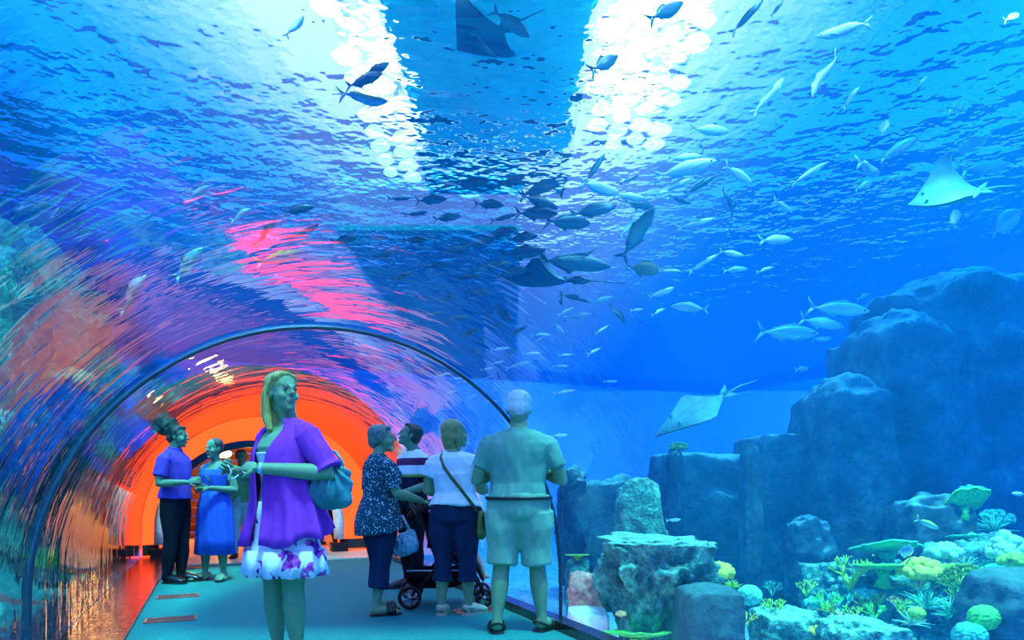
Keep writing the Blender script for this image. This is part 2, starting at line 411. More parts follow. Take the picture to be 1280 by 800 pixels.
def hall_above():
    # walkway deck, and glowing discs added as sunlight glare on the water
    md = plain('deck_paint', (0.06, 0.85, 0.70), 0.7, scale=2)
    dk = empty('walkway_deck', (0, 0, 6.9), label='dark teal walkway deck crossing above the water surface', cat='walkway')
    mb = MB(); mb.box((-0.3, 8.4, 0.06), (2.7, 10.0, 0.12)); mb.build('deck_slab', md, dk, smooth=False)
    for y in (4.5, 6.5, 8.5, 10.5, 13.2):
        mb = MB(); mb.box((-0.3, y, -0.06), (2.6, 0.14, 0.14)); mb.build('beam', md, dk, smooth=False)
    ml = emit('glare_glow', (0.85, 1.0, 0.95), 9.0); mh = plain('glare_rail_paint', (0.1,0.12,0.13), 0.5)
    fd = empty('walkway_deck', (0, 0, 6.9), label='added teal slab darkening the far water beyond the deck', cat='walkway')  # added slab, darkens the water in the centre
    mb = MB(); mb.box((-1.9, 25.0, 0.06), (4.2, 19.0, 0.12)); mb.build('deck_slab', md, fd, smooth=False)
    for y in (16, 18.5, 21, 24, 28, 32):
        mb = MB(); mb.box((-1.9, y, -0.06), (4.1, 0.16, 0.14)); mb.build('beam', md, fd, smooth=False)
    rnd = random.Random(5)
    for i, (x0, x1, y0, y1, nx, ny, lab) in enumerate(((1.25, 2.7, 7.6, 12.2, 4, 10, 'blinding white sun glare right of the deck, made of glowing discs'), (-2.55, -1.75, 7.4, 13.5, 2, 12, 'white sun glare left of the deck, made of glowing discs'))):
        r_ = empty('glare_bank', ((x0+x1)/2, (y0+y1)/2, 7.1), label=lab, cat='lamp')
        mb = MB()
        for q in range(nx): mb.box((-(x1-x0)/2 + (q+.5)*(x1-x0)/nx, 0, 0.16), (0.06, y1-y0, 0.06))
        mb.box((0, -(y1-y0)/2, .16), (x1-x0, .06, .06)); mb.box((0, (y1-y0)/2, .16), (x1-x0, .06, .06)); mb.build('glare_rail', mh, r_, smooth=False)
        hm = MB(); hm.lathe((0,0,0), [(0.0,0.0),(0.14,0.0),(0.17,0.03),(0.12,0.10),(0.04,0.15)], 12); hme = hm.mesh('glare_disc', ml)
        for q in range(nx):
            for k in range(ny):
                if rnd.random() < .12: continue
                o = bpy.data.objects.new('glare_disc', hme); COL.objects.link(o); o.parent = r_; sc = rnd.uniform(.8, 1.25); o.scale = (sc, sc, 1)
                o.location = (-(x1-x0)/2 + (q+.5)*(x1-x0)/nx, -(y1-y0)/2 + (k + .3 + .4*(q % 2))*(y1-y0)/ny, 0)
hall_above()

# ================================================================== ROCKS AND CORALS
def rock_mat(name, a, b, c, sc=1.2, bump=0.9, top=(0.28, 0.62, 0.40)):
    if name in MATS: return MATS[name]
    m, nt, out = nodes(name); p = N(nt, 'BsdfPrincipled'); p.inputs['Roughness'].default_value = 0.85
    tc = N(nt, 'TexCoord')
    n1 = N(nt, 'TexNoise', i_Scale=sc*3, i_Detail=6.0, i_Roughness=0.65); L(nt, tc.outputs['Object'], n1.inputs['Vector'])
    L(nt, ramp(nt, n1.outputs['Fac'], [(0.32, a), (0.5, b), (0.68, c)]), p.inputs['Base Color'])
    ge = N(nt, 'NewGeometry'); sz = N(nt, 'SeparateXYZ'); L(nt, ge.outputs['Normal'], sz.inputs[0])      # sunlit rim painted in: paler green on upward faces
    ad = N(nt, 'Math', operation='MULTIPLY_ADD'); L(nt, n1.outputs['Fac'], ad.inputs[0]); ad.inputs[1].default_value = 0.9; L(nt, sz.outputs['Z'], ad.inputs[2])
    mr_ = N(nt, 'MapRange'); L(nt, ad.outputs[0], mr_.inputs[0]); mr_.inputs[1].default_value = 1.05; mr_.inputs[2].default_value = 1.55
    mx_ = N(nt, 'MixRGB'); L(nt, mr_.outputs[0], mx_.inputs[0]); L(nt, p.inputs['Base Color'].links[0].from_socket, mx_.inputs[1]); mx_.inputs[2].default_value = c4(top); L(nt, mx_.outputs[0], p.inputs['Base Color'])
    n2 = N(nt, 'TexNoise', i_Scale=sc*9, i_Detail=6.0); L(nt, tc.outputs['Object'], n2.inputs['Vector'])
    bp = N(nt, 'Bump', i_Strength=bump, i_Distance=0.06); L(nt, n2.outputs['Fac'], bp.inputs['Height']); L(nt, bp.outputs[0], p.inputs['Normal'])
    L(nt, p.outputs[0], out.inputs[0]); MATS[name] = m; return m
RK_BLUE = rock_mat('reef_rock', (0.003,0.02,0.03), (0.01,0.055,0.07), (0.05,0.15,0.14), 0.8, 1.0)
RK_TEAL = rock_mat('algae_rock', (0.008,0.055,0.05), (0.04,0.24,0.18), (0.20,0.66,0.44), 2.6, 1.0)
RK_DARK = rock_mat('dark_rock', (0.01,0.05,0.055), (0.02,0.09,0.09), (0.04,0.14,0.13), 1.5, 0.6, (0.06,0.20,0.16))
def rock(name, c, r, seed, mat, label, cat='rock', sub=4, box=0.5, rough=0.35, flat=None, rz=0.0, strata=0.0, group=None, fr=1.3, waist=0.0, tilt=0.0):
    """boulder: a rounded block (box 0 round .. 1 blocky) broken up by ridged noise"""
    bm = bmesh.new(); bmesh.ops.create_icosphere(bm, subdivisions=sub, radius=1.0)
    rr = min(r); off = Vector((seed*7.3, seed*3.1, seed*1.7))
    for v in bm.verts:
        d = v.co.normalized(); mx_ = max(abs(d.x), abs(d.y), abs(d.z))
        p = d*(1-box) + d/mx_*box*0.88
        p = Vector((p.x*r[0], p.y*r[1], p.z*r[2]))
        q = p/rr*fr + off
        n = noise.fractal(q*0.8, 0.9, 2.1, 5) * 0.8 + (0.5 - abs(noise.noise(q*1.6)))*0.6
        k = 1 + rough*n*(rr/p.length if p.length > rr else 1)
        p = p*k
        if strata: 
            st = math.sin((p.z/rr*5 + noise.noise(q)*1.5)*2.2); p.x *= 1+strata*st; p.y *= 1+strata*st
        if waist: q_ = max(0, min(1, (p.z/r[2] + 1)/1.5)); w_ = 1 - waist*(1 - q_**1.5); p.x *= w_; p.y *= w_
        if tilt: p.z += tilt*p.x
        if flat is not None and p.z > r[2]*flat: p.z = r[2]*flat + (p.z - r[2]*flat)*0.25
        v.co = p
    me = bpy.data.meshes.new(name); bm.to_mesh(me); bm.free(); me.materials.append(mat)
    for pl in me.polygons: pl.use_smooth = True
    o = bpy.data.objects.new(name, me); COL.objects.link(o); o.location = c; o.rotation_euler = (0,0,rz)
    return tag(o, label, cat, group)
def prock(px, py, Y, hw, hh, dep, seed, mat, label, **kw):
    s_ = Y/F; return rock('reef_rock', at(px, py, Y), (hw*s_, dep, hh*s_), seed, mat, label, **kw)
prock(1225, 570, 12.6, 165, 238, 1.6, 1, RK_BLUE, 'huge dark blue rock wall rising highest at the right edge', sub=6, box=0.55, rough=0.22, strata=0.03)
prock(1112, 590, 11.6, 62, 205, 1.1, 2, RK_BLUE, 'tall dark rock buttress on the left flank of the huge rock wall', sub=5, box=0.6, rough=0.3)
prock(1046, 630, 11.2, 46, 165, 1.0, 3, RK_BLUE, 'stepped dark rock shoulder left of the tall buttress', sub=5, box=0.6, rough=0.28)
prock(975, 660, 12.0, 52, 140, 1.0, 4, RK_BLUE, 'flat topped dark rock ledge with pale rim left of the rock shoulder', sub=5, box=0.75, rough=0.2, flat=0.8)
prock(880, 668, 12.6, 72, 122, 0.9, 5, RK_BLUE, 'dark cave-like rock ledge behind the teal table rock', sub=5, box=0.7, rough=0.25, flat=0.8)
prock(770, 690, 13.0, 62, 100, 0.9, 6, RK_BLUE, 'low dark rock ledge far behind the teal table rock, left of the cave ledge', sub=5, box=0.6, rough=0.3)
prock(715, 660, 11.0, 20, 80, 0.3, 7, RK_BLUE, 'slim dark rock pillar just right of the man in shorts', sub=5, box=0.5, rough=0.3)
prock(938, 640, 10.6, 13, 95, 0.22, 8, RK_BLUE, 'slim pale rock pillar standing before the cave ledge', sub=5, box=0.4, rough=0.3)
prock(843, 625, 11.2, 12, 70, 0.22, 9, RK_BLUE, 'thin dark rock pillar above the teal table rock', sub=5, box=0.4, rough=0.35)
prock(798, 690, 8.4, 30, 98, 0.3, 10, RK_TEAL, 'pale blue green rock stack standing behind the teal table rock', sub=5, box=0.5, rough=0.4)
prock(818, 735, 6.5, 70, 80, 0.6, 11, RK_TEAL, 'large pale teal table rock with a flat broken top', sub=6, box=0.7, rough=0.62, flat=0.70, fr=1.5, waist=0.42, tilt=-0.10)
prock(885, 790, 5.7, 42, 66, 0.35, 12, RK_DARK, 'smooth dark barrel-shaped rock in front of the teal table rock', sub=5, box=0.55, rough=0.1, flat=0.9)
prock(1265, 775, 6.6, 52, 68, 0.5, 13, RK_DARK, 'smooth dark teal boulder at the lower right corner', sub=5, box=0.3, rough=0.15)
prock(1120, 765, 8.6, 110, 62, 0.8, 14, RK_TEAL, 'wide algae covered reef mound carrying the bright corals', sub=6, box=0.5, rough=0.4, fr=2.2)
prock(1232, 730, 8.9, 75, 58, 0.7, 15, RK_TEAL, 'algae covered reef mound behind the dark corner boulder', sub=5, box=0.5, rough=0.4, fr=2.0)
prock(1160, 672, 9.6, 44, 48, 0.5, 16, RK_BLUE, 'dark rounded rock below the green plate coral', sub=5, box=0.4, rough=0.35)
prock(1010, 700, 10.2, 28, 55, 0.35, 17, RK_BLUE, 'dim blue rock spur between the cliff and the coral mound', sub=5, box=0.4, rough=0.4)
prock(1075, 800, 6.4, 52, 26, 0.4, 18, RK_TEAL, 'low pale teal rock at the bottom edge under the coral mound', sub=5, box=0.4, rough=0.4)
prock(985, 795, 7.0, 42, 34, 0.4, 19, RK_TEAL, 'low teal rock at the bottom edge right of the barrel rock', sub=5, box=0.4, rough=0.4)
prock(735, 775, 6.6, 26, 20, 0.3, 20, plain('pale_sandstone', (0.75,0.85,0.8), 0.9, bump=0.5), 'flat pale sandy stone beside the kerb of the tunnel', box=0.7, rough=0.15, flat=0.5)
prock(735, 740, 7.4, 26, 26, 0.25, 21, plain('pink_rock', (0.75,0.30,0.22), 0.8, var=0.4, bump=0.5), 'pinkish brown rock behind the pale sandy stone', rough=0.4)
# left of the tunnel
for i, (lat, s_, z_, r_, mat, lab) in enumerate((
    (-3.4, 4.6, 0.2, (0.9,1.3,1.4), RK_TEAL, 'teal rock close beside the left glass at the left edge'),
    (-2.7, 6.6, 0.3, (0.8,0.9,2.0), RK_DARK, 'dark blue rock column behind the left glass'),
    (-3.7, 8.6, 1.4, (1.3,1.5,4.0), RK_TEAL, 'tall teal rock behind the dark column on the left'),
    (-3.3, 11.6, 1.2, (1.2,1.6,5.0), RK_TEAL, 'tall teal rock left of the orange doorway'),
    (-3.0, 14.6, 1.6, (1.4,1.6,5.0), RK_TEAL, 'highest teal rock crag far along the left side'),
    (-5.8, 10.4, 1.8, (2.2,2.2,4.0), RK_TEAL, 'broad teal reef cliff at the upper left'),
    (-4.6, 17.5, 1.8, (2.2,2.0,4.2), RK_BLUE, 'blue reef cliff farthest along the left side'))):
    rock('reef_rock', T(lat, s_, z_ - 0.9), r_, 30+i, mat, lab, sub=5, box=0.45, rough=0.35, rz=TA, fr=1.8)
# ---- corals
def coral_mat(name, col, var=0.35, bump=0.5, sc=25): return plain(name, col, 0.8, var=var, scale=sc, bump=bump)
CM = {'green': coral_mat('green_coral', (0.14,0.70,0.12)), 'yellow': coral_mat('yellow_coral', (0.85,0.80,0.10)), 'lime': coral_mat('lime_coral', (0.42,0.85,0.10)),
      'teal': coral_mat('teal_coral', (0.08,0.52,0.32)), 'pale': coral_mat('pale_coral', (0.45,0.85,0.55)), 'orange': coral_mat('orange_coral', (0.95,0.55,0.25)),
      'blue': coral_mat('blue_coral', (0.10,0.30,0.75)), 'cyan': coral_mat('cyan_coral', (0.14,0.70,0.48)), 'olive': coral_mat('olive_coral', (0.16,0.36,0.06))}
def branch_coral(px, py, Y, size, seed, mat, label, spread=0.9, levels=3, thick=0.06, cat='coral'):
    rnd = random.Random(seed); mb = MB(); h = size*Y/F
    def grow(p, d, l, r, lev):
        mid = p + d*l*0.55 + Vector((rnd.uniform(-1,1), rnd.uniform(-1,1), rnd.uniform(-.3,.6)))*l*0.1
        e = p + d*l
        mb.tube([p, mid, e], [r, r*0.85, r*0.6], 6)
        if lev == 0: mb.ball(e, r*0.75, 6); return
        for _ in range(rnd.choice((2,3,3))):
            nd = (d + Vector((rnd.uniform(-1,1), rnd.uniform(-1,1), rnd.uniform(-0.4,0.8)))*spread).normalized()
            grow(e, nd, l*0.72, r*0.65, lev-1)
    for q in range(5):
        a = 2*PI*q/5 + rnd.random(); grow(Vector((0,0,0)), Vector((math.cos(a)*0.6, math.sin(a)*0.6, 0.9)).normalized(), h*0.42, h*thick, levels-1)
    return mb.build('branching_coral', CM[mat], loc=at(px, py, Y), label=label, cat=cat)
def lump_coral(px, py, Y, size, seed, mat, label, n=40, flat=0.6, lump=0.2):
    rnd = random.Random(seed); mb = MB(); h = size*Y/F
    mb.ball((0,0,0), (h*0.9, h*0.9, h*0.75*flat), 12)
    for i in range(n):
        a = i*2.39996; z = rnd.uniform(-0.1, 1); rr = math.sqrt(max(0, 1-z*z))
        mb.ball((h*rr*math.cos(a), h*rr*math.sin(a), h*z*flat), h*lump*rnd.uniform(0.7,1.3), 7)
    return mb.build('lobed_coral', CM[mat], loc=at(px, py, Y), label=label, cat='coral')
def brain_coral(px, py, Y, size, seed, mat, label):
    bm = bmesh.new(); bmesh.ops.create_icosphere(bm, subdivisions=5, radius=1); h = size*Y/F
    for v in bm.verts:
        d = v.co.copy(); w_ = d*3.0 + Vector((seed,0,0)); w_ += Vector((noise.noise(d*2+Vector((seed,1,1))), noise.noise(d*2+Vector((1,seed,1))), noise.noise(d*2+Vector((1,1,seed)))))*0.8
        v.co = d*h*(1 + 0.06*math.sin(w_.x*5)*math.sin(w_.y*5+w_.z*4)); v.co.z *= 0.85
    me = bpy.data.meshes.new('brain_coral'); bm.to_mesh(me); bm.free(); me.materials.append(CM[mat])
    for p in me.polygons: p.use_smooth = True
    o = bpy.data.objects.new('brain_coral', me); COL.objects.link(o); o.location = at(px, py, Y); return tag(o, label, 'coral')
def table_coral(px, py, Y, hw, mat, label, seed=0, tilt=0.2, thick=0.12):
    h = hw*Y/F; rnd = random.Random(seed); root = empty('table_coral', at(px, py, Y), label=label, cat='coral')
    mb = MB()
    def rad(a): return h*(1 + 0.12*math.sin(3*a+seed) + 0.07*math.sin(7*a+2*seed))
    k = 36; rings = (0.0, 0.3, 0.6, 0.85, 1.0)
    for sgn, zo in ((1, thick*h), (-1, 0)):
        o_ = len(mb.v)
        for r_ in rings:
            for j in range(k):
                a = 2*PI*j/k; R_ = rad(a)*r_
                z = zo*(1-0.6*r_**4) + 0.18*h*r_**2 + 0.05*h*noise.noise(Vector((math.cos(a)*r_*4, math.sin(a)*r_*4, seed)))
                mb.v.append((R_*math.cos(a), R_*math.sin(a), z + tilt*R_*math.sin(a)*-1))
        for i in range(len(rings)-1):
            for j in range(k): mb.f.append([o_+i*k+j, o_+i*k+(j+1)%k, o_+(i+1)*k+(j+1)%k, o_+(i+1)*k+j]); mb.m.append(0)
    n_ = len(rings)*k
    for j in range(k): mb.f.append([n_-k+j, n_-k+(j+1)%k, 2*n_-k+(j+1)%k, 2*n_-k+j]); mb.m.append(0)
    mb.build('plate', CM[mat], root)
    mb = MB(); mb.tube([(0,0,-h*0.7), (0.05*h,0,-h*0.3), (0,0,0.03*h)], [h*0.3, h*0.18, h*0.32], 10); mb.build('stalk', CM[mat], root)
    return root
def plume_coral(px, py, Y, size, seed, mat, label, n=46, cat='coral'):
    rnd = random.Random(seed); mb = MB(); h = size*Y/F
    for i in range(n):
        a = rnd.uniform(0, 2*PI); e = rnd.uniform(0.15, 1.4); d = Vector((math.cos(a)*math.cos(e), math.sin(a)*math.cos(e), math.sin(e)))
        l = h*rnd.uniform(0.7, 1.05); dr = Vector((rnd.uniform(-.2,.2), rnd.uniform(-.2,.2), -0.12))*l
        mb.tube([Vector((0,0,0)), d*l*0.5, d*l + dr], [h*0.035, h*0.028, h*0.012], 5)
    return mb.build('feathery_coral', CM[mat], loc=at(px, py, Y), label=label, cat=cat)
def fan_coral(px, py, Y, size, seed, mat, label):
    rnd = random.Random(seed); mb = MB(); h = size*Y/F
    def grow(p, ang, l, r, lev):
        e = p + Vector((math.sin(ang)*l, rnd.uniform(-.06,.06)*l, math.cos(ang)*l)); mb.tube([p, e], [r, r*0.7], 5)
        if lev: 
            for da in (-0.42, 0.05, 0.42): grow(e, ang + da + rnd.uniform(-.12,.12), l*0.74, r*0.66, lev-1)
    for a in (-0.7, -0.25, 0.25, 0.7): grow(Vector((0,0,0)), a, h*0.34, h*0.045, 4)
    return mb.build('fan_coral', CM[mat], loc=at(px, py, Y), label=label, cat='coral')
branch_coral(1062, 735, 7.9, 46, 1, 'lime', 'bright yellow-green bushy branching coral on the left end of the reef mound')
branch_coral(1045, 775, 7.6, 40, 2, 'teal', 'teal bushy branching coral below the yellow-green bush')
branch_coral(1085, 770, 7.6, 38, 3, 'olive', 'olive branching coral tangled under the left end of the reef mound')
table_coral(1108, 690, 8.2, 38, 'teal', 'wide teal plate coral arching over the middle of the reef mound', 1, 0.25)
table_coral(1103, 712, 7.7, 32, 'green', 'green plate coral shelf just below the wide teal plate', 2, 0.1)
lump_coral(1150, 716, 7.5, 22, 4, 'yellow', 'pale yellow lobed coral, brightest at the centre of the reef', lump=0.3)
branch_coral(1150, 735, 7.4, 30, 5, 'orange', 'peach coloured branching coral beneath the pale yellow lobes')
lump_coral(1180, 692, 8.2, 16, 6, 'pale', 'white lobed coral above the pale yellow coral', lump=0.35)
lump_coral(1195, 722, 7.7, 24, 7, 'lime', 'lime lobed coral right of the pale yellow coral', lump=0.25)
fan_coral(1205, 750, 7.3, 46, 8, 'olive', 'dark olive fan coral spread over the middle right of the reef')
plume_coral(1158, 760, 7.3, 34, 9, 'cyan', 'pale cyan feathery coral low on the reef, right of the bushes')
plume_coral(1225, 738, 7.3, 30, 10, 'cyan', 'pale cyan feathery coral below the white fan shell at right')
plume_coral(1190, 772, 7.0, 30, 11, 'teal', 'teal feathery coral at the foot of the olive fan coral')
brain_coral(1146, 767, 6.9, 10, 1, 'lime', 'small round lime brain coral low on the reef')
brain_coral(1230, 772, 6.4, 18, 2, 'green', 'grooved green brain coral lying on the dark corner boulder')
brain_coral(1212, 795, 6.3, 20, 3, 'teal', 'smooth teal brain coral at the bottom edge beside the corner boulder')
lump_coral(1258, 690, 7.6, 16, 12, 'pale', 'large white shell-like coral near the right edge', lump=0.4, flat=1.3)
lump_coral(1270, 703, 7.4, 16, 13, 'lime', 'lime lobed coral at the right edge under the white coral', lump=0.3)
table_coral(1205, 634, 9.2, 24, 'green', 'round dull green plate coral standing on the dark rounded rock', 3, 0.9, 0.2)
table_coral(1203, 674, 8.9, 18, 'teal', 'small teal plate coral under the round green plate', 4, 0.2)
plume_coral(1243, 665, 9.0, 26, 14, 'teal', 'dim teal feathery coral between the green plate and the right edge')
lump_coral(1245, 650, 9.4, 18, 15, 'teal', 'dim teal lobed coral behind the feathery coral')
lump_coral(1215, 618, 9.6, 16, 16, 'cyan', 'pale teal lobed coral crowning the dark rounded rock')
lump_coral(1260, 740, 7.0, 14, 17, 'blue', 'deep blue lobed coral at the right edge above the corner boulder')
lump_coral(1040, 797, 6.6, 14, 18, 'blue', 'deep blue lobed coral at the bottom edge')
lump_coral(1025, 790, 6.6, 12, 19, 'yellow', 'small yellow lobed coral next to the blue lobes at the bottom edge')
lump_coral(896, 718, 6.3, 17, 20, 'yellow', 'bright yellow lobed coral on the right end of the teal table rock', lump=0.35)
brain_coral(937, 744, 6.9, 15, 4, 'cyan', 'smooth pale blue ball coral right of the yellow lobes')
branch_coral(968, 770, 7.1, 26, 21, 'lime', 'thin yellow-green branching coral right of the pale blue ball')
branch_coral(930, 785, 6.2, 24, 22, 'yellow', 'pale yellow branching coral beside the dark barrel rock')
plume_coral(915, 735, 6.6, 14, 23, 'lime', 'small lime tuft below the bright yellow lobes')
table_coral(800, 797, 6.0, 40, 'green', 'bright green plate coral on the sand under the teal table rock', 5, 0.15, 0.08)
table_coral(722, 696, 8.5, 14, 'lime', 'lime plate coral behind the steel joint of the tunnel', 6, 0.1)
lump_coral(776, 768, 6.0, 6, 24, 'orange', 'small pale orange coral at the foot of the teal table rock')
branch_coral(965, 745, 7.8, 22, 25, 'teal', 'thin teal sprig coral standing right of the table rock', thick=0.04)
lump_coral(848, 560, 11.2, 10, 26, 'olive', 'small olive coral on top of the thin rock pillar')
# smaller growths filling the reef mound
rr_ = random.Random(77); fill = []
for q in range(30):
    px = 1000 + 275*(q + rr_.random())/30; py = rr_.uniform(722, 792) - (20 if px > 1150 else 0); fill.append((px, py))
KC = (('lime','lime'),('pale','pale white'),('cyan','cyan'),('green','green'),('yellow','yellow'),('teal','teal'),('orange','peach'))
kc_n = {}
for q, (px, py) in enumerate(fill):
    mat, word = KC[q % 7]; kd = ('branching','lobed','feathery')[(q*2 + q//7) % 3]; Y = 7.0 + (792-py)/70*1.1; key = (word, kd); kc_n[key] = kc_n.get(key, 0) + 1
    lab = '%s small %s %s coral from the left on the reef mound' % (('first','second','third','fourth','fifth')[kc_n[key]-1], word, kd)
    if kd == 'branching': branch_coral(px, py, Y, rr_.uniform(18, 30), 200+q, mat, lab, thick=.05)
    elif kd == 'lobed': lump_coral(px, py, Y, rr_.uniform(9, 15), 200+q, mat, lab, n=26, lump=.3)
    else: plume_coral(px, py, Y, rr_.uniform(16, 28), 200+q, mat, lab, n=34)
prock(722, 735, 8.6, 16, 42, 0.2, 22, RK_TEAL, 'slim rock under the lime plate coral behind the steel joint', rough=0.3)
# behind the left glass
def tpx(lat, s_, z_):
    p = T(lat, s_, z_); return (640 + F*p.x/p.y, HZ - F*(p.z-CAMH)/p.y, p.y)
for i, (lat, s_, z_, size, kind, mat, lab) in enumerate((
    (-1.9, 5.2, 0.1, 60, 'plume', 'lime', 'pale green feathery coral against the left glass'),
    (-2.2, 6.0, 1.7, 46, 'branch', 'lime', 'pale green branching coral high on the dark left column'),
    (-2.0, 7.2, 0.0, 40, 'lump', 'cyan', 'cyan lobed coral low behind the left glass'),
    (-2.1, 8.6, 1.6, 40, 'branch', 'pale', 'pale branching coral on the tall teal left rock'),
    (-1.9, 9.8, 0.1, 34, 'plume', 'green', 'green feathery coral left of the orange doorway'),
    (-2.1, 12.0, 2.6, 34, 'lump', 'orange', 'peach lobed coral on the tall rock left of the doorway'),
    (-2.0, 13.6, 3.6, 44, 'branch', 'cyan', 'cyan branching coral high on the left crag'),
    (-2.4, 10.6, 3.4, 44, 'plume', 'cyan', 'cyan feathery coral high on the tall rock left of the doorway'),
    (-3.0, 8.0, 3.2, 60, 'branch', 'teal', 'teal branching coral at the top of the tall teal left rock'))):
    x, y, Y = tpx(lat, s_, z_)
    {'plume': plume_coral, 'branch': branch_coral, 'lump': lump_coral}[kind](x, y, Y, size, 50+i, mat, lab)

# ================================================================== PEOPLE
SKIN = plain('skin', (0.17, 0.34, 0.17), 0.55, var=0.06, scale=30, spec=0.3)
SKIN2 = plain('tanned_skin', (0.13, 0.29, 0.17), 0.5, var=0.06, scale=30, spec=0.3)
EYE_W = plain('eye_white', (0.22,0.30,0.26), 0.4); EYE_D = plain('iris', (0.02,0.03,0.03), 0.2); LIP = plain('lips', (0.30,0.16,0.16), 0.45)
def cloth(name, col, var=0.12, sc=14, rough=0.85): return plain(name, col, rough, var=var, scale=sc, bump=0.25, bscale=300, spec=0.1)
def lerp(a, b, t): return a + (b-a)*t
MALE = [(.475,.045,.035,0),(.50,.098,.070,.004),(.55,.097,.072,.003),(.62,.088,.064,-.004),(.70,.097,.066,-.002),(.76,.104,.064,.004),(.79,.100,.056,.008),(.815,.078,.046,.010),(.835,.052,.042,.010),(.85,.037,.038,.007),(.885,.034,.036,-.004)]
FEMALE = [(.475,.045,.035,0),(.50,.104,.074,.006),(.55,.100,.070,.004),(.625,.078,.058,-.004),(.70,.086,.066,-.010),(.735,.090,.072,-.014),(.76,.090,.062,-.004),(.79,.086,.050,.006),(.815,.066,.042,.010),(.835,.044,.036,.010),(.85,.032,.033,.008),(.885,.029,.031,-.004)]
def prof(P, z, gx=1.0, gy=1.0):
    for a, b in zip(P, P[1:]):
        if z <= b[0] or b is P[-1]:
            t = max(0, min(1, (z-a[0])/(b[0]-a[0]))); r = [lerp(a[i], b[i], t) for i in (1,2,3)]
            k = 1 if z > .80 else 1
            g = lerp(1, 1, 0) if z > .83 else 1
            return (r[0]*(gx if z < .82 else 1), r[1]*(gy if z < .82 else 1), r[2])
def absorb(mb, me, mi=0):
    o = len(mb.v); mb.v.extend([tuple(v.co) for v in me.vertices])
    for p in me.polygons: mb.f.append([i+o for i in p.vertices]); mb.m.append(mi)
    bpy.data.meshes.remove(me)
class Person:
    def __init__(s, loc, rz, H, label, sex='m', gx=1.0, gy=1.0, arms=None, feet=None, head=(0,0,0), skin=SKIN, limb=1.0, lean=0.0, fine=0.0075):
        s.H = H; s.P = MALE if sex == 'm' else FEMALE; s.gx, s.gy = gx, gy; s.limb = limb; s.sex = sex; s.lean = lean
        s.root = empty('person', loc, rz, label=label, cat='person')
        sw = .112 if sex == 'm' else .096
        sw *= (1 + (gx-1)*0.5)
        s.sh = {1: Vector((sw, .008, .787)), -1: Vector((-sw, .008, .787))}
        hx = .050*(1 + (gx-1)*.6); s.hip = {1: Vector((hx, 0, .50)), -1: Vector((-hx, 0, .50))}; s.gt = 1 + (gx-1)*.75
        s.arms = arms; s.feet = feet or {1: (.055, 0, 10), -1: (-.055, 0, -10)}
        s.skin = skin; s.head = head
        s.body(fine)
    def leg_pts(s, sd):
        fx, fy, yaw = s.feet[sd]; an = Vector((fx, fy + .012, .045)); hp = s.hip[sd]
        kn = hp.lerp(an, .49) + Vector((0, -.012, 0)); return hp, kn, an
    def leg_tube(s, mb, sd, infl, z_end=None, flare=0.0, start=0.0):
        hp, kn, an = s.leg_pts(sd); H = s.H; l = s.limb
        g = s.gt; path = [(hp, .057*g), (hp.lerp(kn, .3), .055*g), (hp.lerp(kn, .65), .044*(1 + (g-1)*.5)), (kn, .034), (kn.lerp(an, .12), .033), (kn.lerp(an, .33), .0355), (kn.lerp(an, .6), .029), (kn.lerp(an, .85), .0205), (an, .020), (Vector((an.x, an.y, .02)), .021)]
        pts, rad = [], []
        for p, r in path:
            if z_end is not None and p.z < z_end:
                a, ra = pts[-1]/H, rad[-1]/H - infl
                t = (a.z - z_end)/(a.z - p.z); q = a.lerp(p, t); pts.append(q*H); rad.append((lerp(ra, r*l, t) + infl + flare)*H); break
            pts.append(p*H); rad.append((r*l + infl)*H)
        mb.tube(pts, rad, 16)
    def arm_tube(s, mb, sd, infl, frac=2.0, taper=0.0):
        e, w = s.arms[sd][0], s.arms[sd][1]; sh = s.sh[sd]; H = s.H; l = s.limb
        path = [(sh, .031), (sh.lerp(e, .35), .030), (sh.lerp(e, .8), .026), (e, .025), (e.lerp(w, .25), .0265), (e.lerp(w, .65), .021), (w, .0155), (w + (w-e).normalized()*.012, .015)]
        tt = [0, .35, .8, 1.0, 1.25, 1.65, 2.0, 2.05]
        pts, rad = [], []
        for i, (p, r) in enumerate(path):
            if tt[i] > frac:
                t = (frac-tt[i-1])/(tt[i]-tt[i-1]); pts.append(path[i-1][0].lerp(p, t)*H); rad.append((lerp(path[i-1][1], r, t)*l + infl + taper)*H); break
            pts.append(p*H); rad.append((r*l + infl)*H)
        mb.tube(pts, rad, 14); mb.ball(sh*H, (.030*l + infl*.6)*H, 12)
        mb.tube([Vector((sh.x*.25, .010, .822))*H, Vector((sh.x*.65, .010, .806))*H, sh*H], [(.024 + infl*.6)*H, (.025 + infl*.6)*H, (.027*l + infl*.6)*H], 12)
    def torso(s, mb, infl, z0=.475, z1=.885, flare=0.0, tuck=0.0):
        zs = [z0] + [p[0] for p in s.P if z0 < p[0] < z1] + [z1]; pts, rad = [], []
        for z in zs:
            if z < s.P[0][0]: rx, ry, yc = s.P[1][1]*s.gx, s.P[1][2]*s.gy, 0
            else: rx, ry, yc = prof(s.P, max(z, .50) if infl > .004 else z, s.gx, s.gy)
            f = flare*max(0, (.62 - z)/.15)
            pts.append(Vector((0, yc, z))*s.H); rad.append(((rx+infl+f)*s.H, (ry+infl+f)*s.H))
        mb.tube(pts, rad, 24, hint=(1,0,0))
